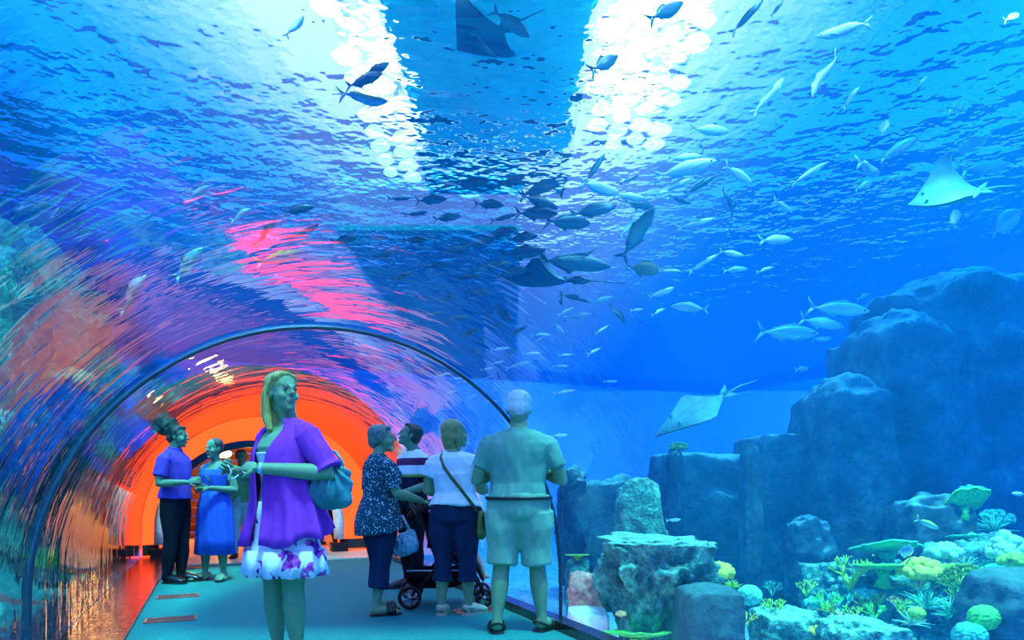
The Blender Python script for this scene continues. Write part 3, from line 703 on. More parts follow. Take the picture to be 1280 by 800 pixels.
    def foot(s, mb, sd, infl=0, sole=False):
        fx, fy, yaw = s.feet[sd]; H = s.H; q = Matrix.Rotation(R(yaw), 3, 'Z'); base = Vector((fx, fy, 0))
        pts = [(.032,.024,.016,.022),(.02,.032,.023,.028),(-.03,.030,.025,.026),(-.07,.024,.029,.019),(-.10,.018,.027,.014),(-.118,.014,.016,.009)]
        mb.tube([(base + q @ Vector((0, y, z)))*H for y, z, a, b in pts], [((a+infl)*H, (b+infl)*H) for y, z, a, b in pts], 14, hint=q @ Vector((1,0,0)))
    def hand(s, mb, sd):
        e, w, d, n, curl = s.arms[sd]; H = s.H; k = H/1.75
        d = Vector(d).normalized(); n = Vector(n); n = (n - d*n.dot(d)).normalized(); t = d.cross(n)*sd      # t: towards the thumb
        W = w*H; rot = Matrix((d, t, n)).transposed()
        mb.ball(W + d*.048*k, (.052*k, .040*k, .016*k), 12, rot)
        mb.ball(W + d*.03*k + t*.018*k + n*.006*k, (.034*k, .022*k, .016*k), 10, rot)
        for i in range(4):
            b = W + d*(.088 - .004*abs(i-1))*k + t*(.027 - .018*i)*k; ln = (.070, .080, .074, .056)[i]*k; a = 0; p = b - d*.012*k; pts = [p]; p = b; pts.append(p)
            for q, fr in enumerate((.45, .32, .23)):
                a += curl*(0.55 + 0.12*i*0.5 + 0.2*q); p = p + (d*math.cos(a) + n*math.sin(a) + t*(.06*(1.5-i)))*ln*fr; pts.append(p)
            mb.tube(pts, [.0085*k, .0088*k, .0085*k, .0075*k, .0055*k], 7)
        p0 = W + d*.02*k + t*.026*k; p1 = p0 + (d*.62 + t*.62 + n*.25)*.042*k; p2 = p1 + (d*.85 + t*.15 + n*.45)*.032*k; p3 = p2 + (d*.8 - t*.1 + n*.55)*.024*k
        mb.tube([p0, p1, p2, p3], [.013*k, .0105*k, .0095*k, .006*k], 8)
    def body(s, fine):
        H = s.H; mb = MB(); s.torso(mb, 0)
        for sd in (1, -1): s.leg_tube(mb, sd, 0); s.arm_tube(mb, sd, 0); s.foot(mb, sd)
        yaw, pitch, roll = s.head; hh = .147*H
        s.hh = hh; s.hc = Vector((0, -.012, .885 + .046))*H; s.hr = Matrix.Rotation(R(yaw), 3, 'Z') @ Matrix.Rotation(R(-pitch), 3, 'X') @ Matrix.Rotation(R(roll), 3, 'Y')
        s.hc += s.hr @ Vector((0, -.004*H, 0)) + Vector((0,0,0)); 
        mb.tube([Vector((0, .006, .83))*H, s.hc + s.hr @ Vector((0, .10*hh, -.15*hh))], [.033*H*(1 if s.sex=='m' else .88)]*2, 14)
        core = remesh(mb, 'core', fine, 5)
        hm = MB()
        def el(c, r, n=14, rot=None): hm.ball(s.hc + s.hr @ (Vector(c)*hh), [x*hh for x in r], n, s.hr @ rot if rot is not None else s.hr)
        w_ = 1.0 if s.sex == 'm' else .95
        el((0,.06,.16), (.335*w_,.41,.335)); el((0,-.08,-.08), (.28*w_,.29,.34)); el((0,-.12,-.30), (.205*w_,.215,.17)); el((0,-.27,-.41), (.09,.075,.075))
        el((0,-.325,.085), (.19*w_,.055,.04)); el((.155,-.25,-.13), (.1,.095,.1)); el((-.155,-.25,-.13), (.1,.095,.1))
        el((0,-.335,-.25), (.10,.045,.055)); el((0,-.39,.0), (.035,.05,.10)); el((0,-.43,-.085), (.05,.06,.045)); el((.04,-.395,-.10), (.032,.04,.03)); el((-.04,-.395,-.10), (.032,.04,.03))
        for x in (1,-1): el((x*.325*w_,.03,-.03), (.035,.075,.125)); 
        el((0,.10,-.25), (.21*w_,.24,.3))
        head = remesh(hm, 'head', hh*0.022, 3)
        out = MB(); absorb(out, core); absorb(out, head)
        for sd in (1,-1): s.hand(out, sd)
        for x in (1,-1):
            out.ball(s.hc + s.hr @ (Vector((x*.125,-.335,.012))*hh), hh*.042, 10, s.hr, 1)
            out.ball(s.hc + s.hr @ (Vector((x*.125,-.368,.012))*hh), hh*.027, 8, s.hr, 2)
            out.tube([s.hc + s.hr @ (Vector((x*a,-b,c))*hh) for a, b, c in ((.06,.385,.095),(.13,.385,.115),(.20,.335,.09))], [hh*.008,hh*.013,hh*.007], 6, 2)
        out.ball(s.hc + s.hr @ (Vector((0,-.375,-.228))*hh), (hh*.085,hh*.022,hh*.018), 10, s.hr, 3); out.ball(s.hc + s.hr @ (Vector((0,-.372,-.262))*hh), (hh*.07,hh*.025,hh*.022), 10, s.hr, 3)
        out.build('body', [s.skin, EYE_W, EYE_D, LIP], s.root)
    # ---- clothing
    def put(s, mb, name, mat, voxel=.0085, sm=4, wr=.004, ws=(9,9,4), label=None):
        me = remesh(mb, name, voxel, sm)
        if wr:
            ns = [v.normal.copy() for v in me.vertices]; off = Vector((len(me.vertices)*.013, 3.1, 1.7))
            for v, n in zip(me.vertices, ns):
                c = v.co; v.co = c + n*wr*(noise.noise(Vector((c.x*ws[0], c.y*ws[1], c.z*ws[2])) + off) + 0.5*noise.noise(Vector((c.x*ws[0]*2.2, c.y*ws[1]*2.2, c.z*ws[2]*2.2)) + off))
        me.materials.clear(); me.materials.append(mat)
        for p in me.polygons: p.use_smooth = True; p.material_index = 0
        o = bpy.data.objects.new(name, me); COL.objects.link(o); o.parent = s.root
        return tag(o, label)
    def shirt(s, mat, z0=.50, infl=.009, frac=.75, name='shirt', flare=0.0, z1=.842, taper=.004, wr=.006, label=None):
        mb = MB(); s.torso(mb, infl, z0, z1, flare)
        if frac > 0:
            for sd in (1,-1): s.arm_tube(mb, sd, infl*1.1, frac, taper)
        return s.put(mb, name, mat, wr=wr, label=label)
    def trousers(s, mat, z_end=.05, infl=.009, flare=.004, top=.585, name='trousers', wr=.006, label=None):
        mb = MB(); s.torso(mb, infl*.8, .50, top); rx, ry, yc = prof(s.P, .50, s.gx, s.gy); k = infl*.8
        mb.tube([Vector((0, yc, z))*s.H for z in (.455, .47, .485, .505)], [((rx+k)*f*s.H, (ry+k)*f*s.H) for f in (.45, .80, .96, 1.0)], 24, hint=(1,0,0))
        for sd in (1,-1): s.leg_tube(mb, sd, infl, z_end, flare)
        return s.put(mb, name, mat, wr=wr, label=label)
    def shell(s, name, mat, rings, open_=None, n=72, folds=9, thick=.004, seed=0, hem=None, label=None):
        """open cloth shell; rings: (z, rx, ry, yc, fold depth); open_: ring index -> half angle of the front opening"""
        H = s.H; mb = MB(); k = len(rings)
        for i, (z, rx, ry, yc, fd) in enumerate(rings):
            dl = open_[i] if open_ else 0.0
            for j in range(n + (1 if open_ else 0)):
                t = j/n; a = -PI/2 + dl + (2*PI - 2*dl)*t
                f = 1 + fd*(math.sin(folds*a + seed + 0.6*math.sin(3*a+seed)) + 0.4*math.sin(2.3*folds*a + 2*seed))
                zz = z + (hem(a, i, k) if hem else 0)
                mb.v.append(tuple(Vector((rx*f*math.cos(a), yc + ry*f*math.sin(a), zz))*H))
        m_ = n + 1 if open_ else n
        for i in range(k-1):
            for j in range(n): mb.f.append([i*m_+j, i*m_+(j+1)%m_, (i+1)*m_+(j+1)%m_, (i+1)*m_+j]); mb.m.append(0)
        o = mb.build(name, mat, s.root, label=label); sd = o.modifiers.new('thickness', 'SOLIDIFY'); sd.thickness = thick*H; sd.offset = 0
        return o
    def shoes(s, mat, sole_mat, kind='shoe', heel=0.0):
        for sd in (1,-1):
            mb = MB(); fx, fy, yaw = s.feet[sd]; H = s.H; q = Matrix.Rotation(R(yaw), 3, 'Z'); b = Vector((fx, fy, 0))
            if kind == 'shoe': s.foot(mb, sd, .004); mb.tube([(b + Vector((0,.012,.03)))*H, (b + Vector((0,.012,.052)))*H], [.025*H, .026*H], 14)
            elif kind == 'mule':
                for y in (-.05,-.065,-.08): mb.tube([(b + q @ Vector((x, y, z)))*H for x, z in ((-.033,.008),(-.027,.035),(0,.046),(.027,.035),(.033,.008))], .011*H, 8)
            elif kind == 'sandal':
                for y, zt in ((-.07,.040),(-.045,.048)): mb.tube([(b + q @ Vector((x, y, z)))*H for x, z in ((-.034,.006),(-.028,zt*.75),(0,zt),(.028,zt*.75),(.034,.006))], (.007*H), 6)
                mb.tube([(b + q @ Vector((-.03,-.02,.012)))*H, (b + q @ Vector((-.024,.03,.04)))*H, (b + q @ Vector((0,.048,.05)))*H, (b + q @ Vector((.024,.03,.04)))*H, (b + q @ Vector((.03,-.02,.012)))*H], .006*H, 6)
            o = mb.build(kind, mat, s.root)
            sb = MB(); pr = [(.04,.012),(.03,.026),(-.02,.026),(-.06,.032),(-.10,.030),(-.124,.014)]
            v = [(b + q @ Vector((sg*w_, y, z)))*H for y, w_ in pr for sg in (-1,1) for z in (-.004 - heel*(y > 0), .007)]
            f = []
            for i in range(len(pr)-1):
                a0, a1 = i*4, i*4+4
                f += [(a0+1,a0+3,a1+3,a1+1),(a0,a1,a1+2,a0+2),(a0,a0+1,a1+1,a1),(a0+2,a1+2,a1+3,a0+3)]
            e = (len(pr)-1)*4; f += [(0,2,3,1),(e,e+1,e+3,e+2)]
            sb.add([p + Vector((0,0,.004*H)) for p in v], f); sb.build('sole', sole_mat, o, smooth=False)
    def hair(s, parts, mat, strand=.012, vox=.03, name='hair', sc=(26,26,6)):
        """parts: ('b', centre, radii) or ('t', points, radii), in head heights"""
        mb = MB(); hh = s.hh; M = lambda c: s.hc + s.hr @ (Vector(c)*hh)
        for p in parts:
            if p[0] == 'b': mb.ball(M(p[1]), [x*hh for x in p[2]], 16, s.hr)
            else: mb.tube([M(c) for c in p[1]], [tuple(x*hh for x in r) if isinstance(r, tuple) else r*hh for r in p[2]], 12, hint=s.hr @ Vector((1,0,0)))
        me = remesh(mb, name, hh*vox, 4); ns = [v.normal.copy() for v in me.vertices]
        for v, n in zip(me.vertices, ns): c = s.hr.transposed() @ (v.co - s.hc); v.co += n*hh*strand*3*noise.noise(Vector((c.x*sc[0]/hh*.12, c.y*sc[1]/hh*.12, c.z*sc[2]/hh*.12)))
        me.materials.clear(); me.materials.append(mat)
        for p in me.polygons: p.use_smooth = True; p.material_index = 0
        o = bpy.data.objects.new(name, me); COL.objects.link(o); o.parent = s.root; return o
def hair_mat(name, a, b):
    if name in MATS: return MATS[name]
    m, nt, out = nodes(name); p = N(nt, 'BsdfPrincipled'); p.inputs['Roughness'].default_value = 0.45
    tc = N(nt, 'TexCoord'); mp = N(nt, 'Mapping'); mp.inputs['Scale'].default_value = (120,120,14); L(nt, tc.outputs['Object'], mp.inputs[0])
    nz = N(nt, 'TexNoise', i_Scale=1.0, i_Detail=3.0); L(nt, mp.outputs[0], nz.inputs['Vector']); L(nt, ramp(nt, nz.outputs['Fac'], [(0.3,a),(0.7,b)]), p.inputs['Base Color'])
    bp = N(nt, 'Bump', i_Strength=0.6, i_Distance=0.01); L(nt, nz.outputs['Fac'], bp.inputs['Height']); L(nt, bp.outputs[0], p.inputs['Normal'])
    L(nt, p.outputs[0], out.inputs[0]); MATS[name] = m; return m
SHORT = [('b', (0,.10,.20), (.365,.405,.345)), ('b', (0,.24,-.02), (.31,.24,.30)), ('b', (.27,.06,.06), (.085,.16,.17)), ('b', (-.27,.06,.06), (.085,.16,.17)), ('b', (0,-.16,.38), (.25,.20,.12))]
H_DARK = hair_mat('dark_hair', (0.015,0.03,0.025), (0.04,0.07,0.06)); H_BLOND = hair_mat('blond_hair', (0.20,0.22,0.04), (0.46,0.48,0.13))
H_GREY = hair_mat('grey_hair', (0.22,0.38,0.34), (0.55,0.75,0.68)); H_BROWN = hair_mat('light_brown_hair', (0.13,0.20,0.06), (0.30,0.40,0.14)); H_SALT = hair_mat('salt_pepper_hair', (0.03,0.08,0.07), (0.16,0.30,0.22))
BLACK = cloth('black_cloth', (0.008,0.010,0.018)); SOLE = plain('dark_sole', (0.03,0.035,0.035), 0.6)
V3 = Vector
def A(e, w, d, n, curl): return (V3(e), V3(w), d, n, curl)
def pattern(name, fn, rough=0.85):
    if name in MATS: return MATS[name]
    m, nt, out = nodes(name); p = N(nt, 'BsdfPrincipled'); p.inputs['Roughness'].default_value = rough; p.inputs['Specular IOR Level'].default_value = 0.1
    tc = N(nt, 'TexCoord'); L(nt, fn(nt, tc.outputs['Object']), p.inputs['Base Color']); L(nt, p.outputs[0], out.inputs[0]); MATS[name] = m; return m
# ---- the blond woman in front
def floral(nt, co):
    n1 = N(nt, 'TexNoise', i_Scale=12.0, i_Detail=1.5, i_Distortion=0.8); L(nt, co, n1.inputs['Vector'])
    n2 = N(nt, 'TexNoise', i_Scale=24.0, i_Detail=2.0); L(nt, co, n2.inputs['Vector'])
    flower = ramp(nt, n2.outputs['Fac'], [(0.40,(0.10,0.02,0.30)),(0.5,(0.42,0.02,0.32)),(0.62,(0.70,0.15,0.55))])
    mask = ramp(nt, n1.outputs['Fac'], [(0.57,(0,0,0)),(0.60,(1,1,1))])
    mx = N(nt, 'MixRGB'); L(nt, mask, mx.inputs[0]); mx.inputs[1].default_value = (0.82,0.88,0.92,1); L(nt, flower, mx.inputs[2]); return mx.outputs[0]
def blond_woman():
    p = Person((-1.40, 4.2, 0), R(-36), 1.785, 'blond woman in an open purple cardigan over a floral skirt, looking up to the right', 'f', 1.12, 1.12,
        arms={1: A((.185,.045,.655),(.035,-.135,.672),(-.9,-.25,.10),(0,.6,-.5),.75), -1: A((-.165,.0,.625),(-.135,-.125,.672),(.45,-.7,.3),(.4,.5,-.4),.95)},
        feet={1: (.050,0,14), -1: (-.060,.0,-12)}, head=(84, 8, 0), limb=1.1)
    CARD = cloth('purple_knit', (0.32,0.045,0.46), 0.10, 30)
    p.put_top = p.shirt(cloth('white_lace', (0.70,0.88,0.90), 0.2, 60), .52, .004, 0, 'camisole', z1=.735, wr=0)
    rg = []
    for z in (.842,.825,.80,.76,.72,.67,.62,.58,.54,.50,.465,.435):
        rx, ry, yc = prof(p.P, max(z,.5), p.gx, p.gy); inf = .013 + .016*max(0, (.74-z)/.3)
        if z < .70: rx = max(rx, .088*p.gx); ry = max(ry, .072*p.gy)
        inf += .018*max(0, (.52-z)/.08); rg.append((z, rx+inf, ry+inf, yc, .008 + .12*max(0,(.72-z)/.33)))
    op = [.62,.62,.54,.40,.30,.24,.20,.18,.17,.18,.20,.22]
    hem = lambda a, i, k: (-.022*math.cos((a+PI/2)*1.0)*(i/(k-1))**3 - .012*math.sin(5*a)*(i/(k-1))**3)
    sh = p.shell('cardigan', CARD, rg, op, 96, 8, .005, 1.0, hem)
    mb = MB()
    for sd in (1,-1): p.arm_tube(mb, sd, .014, .92, .010)
    p.put(mb, 'cardigan_sleeves', CARD, wr=.007)
    FL_ = pattern('floral_cotton', floral)
    p.shell('skirt', FL_, [(.56,.100,.082,0,.01),(.50,.114,.090,0,.02),(.44,.122,.098,0,.025),(.40,.132,.106,0,.045),(.355,.142,.115,0,.07),(.318,.146,.118,0,.08)], None, 96, 7, .004, .4)
    p.shell('skirt_tier', FL_, [(.395,.144,.117,0,.06),(.35,.147,.119,0,.08),(.308,.151,.123,0,.10)], None, 96, 11, .004, 2.0)
    p.shoes(cloth('dark_shoe', (0.05,0.12,0.11)), SOLE, 'shoe')
    LONG = [('b', (0,.10,.21), (.375,.40,.345)), ('b', (0,.26,-.05), (.33,.22,.36)), ('t', [(.05,.30,.1),(.05,.34,-.3),(.05,.27,-.72),(.08,.18,-.92)], [(.32,.16),(.33,.16),(.30,.13),(.22,.07)]),
            ('t', [(-.29,.02,.24),(-.35,.17,-.05),(-.34,.22,-.5),(-.33,.10,-.9)], [.08,.11,.12,.07]), ('t', [(.29,.0,.24),(.33,.17,-.05),(.32,.20,-.5),(.28,.14,-.8)], [.07,.09,.10,.06]), ('t', [(-.05,-.25,.43),(-.25,-.15,.32),(-.33,.04,.12)], [.07,.09,.07]), ('t', [(-.03,-.25,.43),(.2,-.19,.36),(.32,.0,.15)], [.07,.08,.06])]
    p.hair(LONG, H_BLOND)
    mb = MB(); w = p.arms[1][1]; e = p.arms[1][0]; d = (w-e).normalized(); rot = d.to_track_quat('Z','Y').to_matrix()
    mb.lathe((w - d*.012)*p.H, [(.031,-.010),(.034,-.010),(.034,.010),(.031,.010)], 18, axis=rot, close=True); mb.build('bracelet', plain('pale_blue_bead', (0.35,0.65,0.85), 0.3), p.root)
    mw = p.root.location, Matrix.Rotation(R(-36), 3, 'Z')
    wv = lambda v: mw[0] + mw[1] @ (V3(v)*p.H)
    # white earphone cord in her right hand
    h = wv(p.arms[-1][1]) ; mb = MB()
    pts = [h + V3(q) for q in ((.02,-.09,.03),(.05,-.10,-.02),(.03,-.10,-.07),(.07,-.09,-.055),(.11,-.08,-.02),(.13,-.06,-.05),(.12,-.05,-.02))]
    mb.tube(pts, .005, 6); mb.ball(pts[0], .010, 8); mb.ball(pts[-1], .010, 8)
    mb.build('earphone_cord', plain('white_plastic', (0.8,0.85,0.88), 0.35), label='white looped earphone cord dangling from the blond woman\'s hand', cat='cord')
    # hobo bag under her left arm
    sh = wv((.135,.03,.855)); bc = V3(((412-640)*4.12/F, 4.12, CAMH + (HZ-609)*4.12/F))
    root = empty('handbag', bc, label='dark teal gathered leather handbag hanging under the blond woman\'s left arm', cat='bag'); root.scale = (1.12, 1.12, 1.12)
    LE = plain('teal_leather', (0.03,0.22,0.22), 0.35, var=0.3, scale=12, bump=0.3, spec=0.5)
    bm = MB(); bm.ball((0,0,-.02), (.125,.075,.105), 20); bm.ball((.02,0,.04), (.105,.06,.08), 16); bm.ball((-.06,0,-.05), (.075,.06,.06), 12); bm.ball((.06,0,-.06), (.07,.06,.06), 12)
    me = remesh(bm, 'pouch', .006, 6); ns = [v.normal.copy() for v in me.vertices]
    for v, n in zip(me.vertices, ns):
        a = math.atan2(v.co.x, .16 - v.co.z); v.co += n*.010*math.sin(a*22 + 2*noise.noise(v.co*12))*max(0, min(1, (v.co.z+.10)/.12))
    me.materials.clear(); me.materials.append(LE)
    for q in me.polygons: q.use_smooth = True; q.material_index = 0
    o = bpy.data.objects.new('pouch', me); COL.objects.link(o); o.parent = root
    st = MB()
    st.tube([V3((.075,0,.085)), V3((.066,.0,.14)), V3((.03,.01,.19)), V3((-.01,.02,.20)), V3((-.04,.01,.15)), V3((-.05,.0,.09))], .010, 8)
    st.build('strap', LE, root)
    for x in (.075,-.05):
        rg_ = MB(); rg_.tube([(x + .016*math.cos(a), 0.0, .09 + .016*math.sin(a)) for a in [2*PI*i/12 for i in range(13)]], .004, 6, cap=False); rg_.build('ring', plain('brass', (0.5,0.45,0.2), 0.3, 0.9), root)
blond_woman()
# ---- couple near the doorway
def polo_man():
    p = Person((-3.79, 7.66, 0), R(86), 1.765, 'dark haired man in violet polo shirt and black trousers standing in profile', 'm', 1.0, 1.08,
        arms={1: A((.150,.02,.64),(.075,-.135,.665),(-.25,-.9,.1),(-.6,0,-.4),.8), -1: A((-.155,.02,.63),(-.085,-.13,.64),(.3,-.9,.2),(.6,.1,-.2),.8)},
        feet={1: (.05,-.02,8), -1: (-.05,.015,-8)}, head=(8, 0, 0), skin=SKIN2, fine=.009)
    p.shirt(cloth('violet_polo', (0.12,0.07,0.50)), .535, .012, .72, 'polo_shirt', .012, z1=.848)
    mb = MB(); mb.tube([V3((0,.006,.838))*p.H, V3((0,.0,.862))*p.H], [(.046*p.H,.046*p.H),(.042*p.H,.044*p.H)], 16); mb.build('collar', cloth('violet_polo', (0,0,0)), p.root)
    p.trousers(BLACK, .03, .009, .003, .57); p.shoes(plain('black_leather', (0.01,0.012,0.015), 0.25, spec=0.6), SOLE, 'shoe'); p.hair(SHORT, H_DARK)
polo_man()
def blue_dress_woman():
    p = Person((-3.43, 7.86, 0), R(-12), 1.63, 'woman in a long sleeveless royal blue dress with clasped hands', 'f', 1.05, 1.05,
        arms={1: A((.150,.02,.635),(.045,-.135,.655),(-.9,-.35,.1),(0,.5,-.6),.6), -1: A((-.155,.02,.635),(-.045,-.13,.645),(.9,-.35,.15),(0,.5,.4),.6)},
        feet={1: (.06,0,20), -1: (-.075,-.02,-20)}, head=(-10, 0, 0), skin=SKIN2, fine=.009)
    BL = cloth('royal_blue_jersey', (0.04,0.13,0.65))
    mb = MB(); p.torso(mb, .007, .50, .765)
    for x in (1,-1): mb.tube([V3((x*.055,-.062,.75))*p.H, V3((x*.060,-.030,.80))*p.H, V3((x*.056,.012,.832))*p.H, V3((x*.055,.055,.80))*p.H, V3((x*.05,.062,.75))*p.H], [(.024*p.H,.008*p.H)]*5, 10)
    p.put(mb, 'bodice', BL, wr=.004)
    p.shell('skirt', BL, [(.63,.093,.072,0,.01),(.58,.108,.084,0,.02),(.50,.124,.098,0,.03),(.40,.126,.10,0,.045),(.30,.130,.102,0,.06),(.185,.135,.106,0,.07)], None, 84, 9, .004, .3)
    p.shoes(plain('tan_leather', (0.25,0.35,0.2), 0.5), SOLE, 'sandal')
    p.hair([('b', (0,.09,.20), (.355,.39,.335)), ('b', (0,.40,.16), (.20,.17,.18)), ('b', (0,.22,-.02), (.30,.24,.26))], H_DARK)
blue_dress_woman()
# ---- group round the pushchair
def speckle(nt, co):
    v = N(nt, 'TexVoronoi', i_Scale=55.0); L(nt, co, v.inputs['Vector'])
    n = N(nt, 'TexNoise', i_Scale=30.0); L(nt, co, n.inputs['Vector'])
    ad = N(nt, 'Math', operation='ADD'); L(nt, v.outputs['Distance'], ad.inputs[0]); L(nt, n.outputs['Fac'], ad.inputs[1])
    return ramp(nt, ad.outputs[0], [(0.70,(0.45,0.75,0.72)),(0.80,(0.02,0.13,0.16)),(1.0,(0.01,0.07,0.10))])
def patterned_woman():
    p = Person((-1.13, 5.80, 0), R(122), 1.60, 'short haired woman in a speckled dark tunic and navy cropped trousers, back turned', 'f', 1.16, 1.25,
        arms={1: A((.165,.0,.63),(.12,-.16,.615),(-.1,-.9,-.2),(0,.2,-.9),.9), -1: A((-.160,-.035,.645),(-.10,-.205,.600),(.1,-.9,-.15),(.1,.2,-.9),.9)},
        feet={1: (.05,-.015,8), -1: (-.055,.03,-8)}, head=(-26, 4, 0), limb=1.05)
    SP = pattern('speckled_tunic', speckle)
    p.shirt(SP, .44, .015, .80, 'tunic', .018, wr=.007)
    p.trousers(cloth('navy_twill', (0.012,0.03,0.075)), .145, .012, .010); p.shoes(plain('black_leather', (0.01,0.012,0.015), 0.25), SOLE, 'mule')
    p.hair([('b', (0,.12,.20), (.39,.41,.36)), ('b', (0,.27,-.02), (.345,.25,.33)), ('b', (.28,.08,.04), (.10,.19,.2)), ('b', (-.28,.08,.04), (.10,.19,.2)), ('b', (0,-.17,.38), (.27,.20,.13))], H_SALT)
    p.shell('neckline', SP, [(.835,.046,.044,.008,.0),(.85,.042,.042,.008,0)], None, 40, 3, .004)
patterned_woman()
def stripes(nt, co):
    sx = N(nt, 'SeparateXYZ'); L(nt, co, sx.inputs[0])
    m = N(nt, 'MapRange'); L(nt, sx.outputs['Z'], m.inputs[0]); m.inputs[1].default_value = .95; m.inputs[2].default_value = 1.50
    r = N(nt, 'ValToRGB'); r.color_ramp.interpolation = 'CONSTANT'; e = r.color_ramp.elements
    W, M_, D, G = (0.78,0.86,0.86,1), (0.12,0.03,0.10,1), (0.01,0.02,0.05,1), (0.20,0.40,0.08,1)
    for pos, c in ((0.0,D),(0.30,D),(0.42,G),(0.47,W),(0.62,W),(0.64,M_),(0.78,W)):
        q = e.new(pos); q.color = c
    L(nt, m.outputs[0], r.inputs[0]); return r.outputs[0]
def striped_man():
    p = Person((-1.06, 7.2, 0), R(-50), 1.74, 'dark haired man in a white and maroon striped shirt looking up beyond the pushchair', 'm', 1.0, 1.05,
        arms={1: A((.155,.02,.63),(.10,-.13,.585),(-.2,-.8,-.3),(0,.3,-.8),.7), -1: A((-.155,.02,.62),(-.10,-.12,.59),(.2,-.8,-.3),(0,.3,-.8),.7)}, head=(-24, 20, 0), skin=SKIN2, fine=.009)
    p.shirt(pattern('striped_jersey', stripes), .52, .010, .72, wr=.005); p.trousers(BLACK, .03, .011); p.shoes(SOLE, SOLE, 'shoe'); p.hair(SHORT, H_DARK)
striped_man()
def white_top_woman():
    p = Person((-.487, 5.75, 0), R(168), 1.64, 'light brown haired woman in a white top and navy cropped trousers seen from behind', 'f', 1.20, 1.2,
        arms={1: A((.150,-.01,.645),(.13,-.17,.62),(-.2,-.9,0),(0,.2,-.9),.8), -1: A((-.150,-.03,.64),(-.07,-.17,.66),(.3,-.8,.2),(.3,.2,-.8),.8)},
        feet={1: (.065,.01,10), -1: (-.075,-.02,-30)}, head=(-52, 8, 0), limb=1.06)
    p.shirt(cloth('white_jersey', (0.66,0.86,0.88), .06), .56, .012, .50, 'top', .03, wr=.013, z1=.835)
    p.trousers(cloth('navy_twill', (0,0,0)), .175, .011, .012, .57); p.shoes(plain('beige_leather', (0.45,0.5,0.35), 0.6), plain('beige_sole', (0.4,0.42,0.3), 0.7), 'shoe')
    BOB = [('b', (0,.11,.21), (.41,.42,.36)), ('b', (0,.27,-.05), (.39,.26,.37)), ('t', [(0,.30,.05),(0,.32,-.3),(0,.26,-.62)], [(.36,.17),(.37,.17),(.30,.10)]), ('t', [(-.31,.02,.15),(-.36,.06,-.15),(-.33,.10,-.55)], [.09,.11,.07]), ('t', [(.31,.02,.15),(.36,.06,-.15),(.33,.10,-.55)], [.09,.11,.07])]
    p.hair(BOB, H_BROWN)
    q = Matrix.Rotation(R(168), 3, 'Z'); H = p.H
    wv = lambda v: p.root.location + q @ (V3(v)*H)
    bc = wv((-.150,.02,.475)); root = empty('shoulder_bag', bc, rz=R(168), label='olive shoulder bag worn crosswise over the white top', cat='bag')
    OL = plain('olive_canvas', (0.10,0.15,0.05), 0.7, bump=0.3); inv = Matrix.Rotation(R(-168), 3, 'Z')
    mb = MB(); mb.ball((0,0,-.02), (.035,.085,.12), 14); mb.ball((0,0,-.07), (.04,.09,.07), 12); mb.ball((0,0,.05), (.03,.075,.06), 12)
    me = remesh(mb, 'pouch', .007, 4); me.materials.clear(); me.materials.append(OL)
    for f in me.polygons: f.material_index = 0; f.use_smooth = True
    o = bpy.data.objects.new('pouch', me); COL.objects.link(o); o.parent = root
    mb = MB(); fl = [(.022,.0,.06),(.042,-.0,.03),(.048,0,-.03)]
    mb.tube([(-.036,0,.09),(-.046,0,.03),(-.050,0,-.04)], [(.070,.006),(.074,.006),(.066,.006)], 10, hint=(0,1,0)); mb.build('flap', OL, root)
    path = [(-.138,.03,.52),(-.118,.072,.57),(-.06,.092,.65),(-.01,.094,.71),(.03,.085,.76),(.055,.060,.808),(.062,.015,.842),(.058,-.035,.815),(.03,-.085,.75),(-.03,-.095,.68),(-.10,-.075,.58),(-.145,-.02,.52)]
    mb = MB(); mb.tube([inv @ (wv(v) - bc) for v in path], [(.016,.005)]*len(path), 8); mb.build('strap', OL, root)
white_top_woman()
def shorts_man():
    p = Person((.05, 5.10, 0), R(176), 1.79, 'grey haired man in grey green T-shirt and khaki shorts with sandals, seen from behind', 'm', 1.22, 1.25,
        arms={1: A((.178,.0,.635),(.075,-.165,.68),(-.5,-.5,.5),(-.4,.6,0),.7), -1: A((-.180,.0,.635),(-.075,-.165,.68),(.5,-.5,.5),(.4,.6,0),.7)},
        feet={1: (.088,.03,8), -1: (-.098,-.02,-30)}, head=(0, -16, 0), limb=1.08, skin=SKIN)
    p.shirt(cloth('grey_green_cotton', (0.14,0.40,0.28), .08), .55, .009, .66, 't_shirt', wr=.018)
    p.trousers(cloth('khaki_cotton', (0.20,0.48,0.30), .08), .285, .016, .010, .572, 'shorts', .016)
    mb = MB(); rx, ry, yc = prof(p.P, .55, p.gx, p.gy); mb.tube([V3((0,yc,.553))*p.H, V3((0,yc,.566))*p.H], [((rx+.0225)*p.H,(ry+.0215)*p.H)]*2, 36, hint=(1,0,0)); mb.build('belt', plain('dark_belt', (0.02,0.03,0.03), 0.5), p.root)
    p.shoes(plain('dark_brown_leather', (0.04,0.05,0.03), 0.5), SOLE, 'sandal'); p.hair(SHORT, H_GREY, strand=.02)
shorts_man()
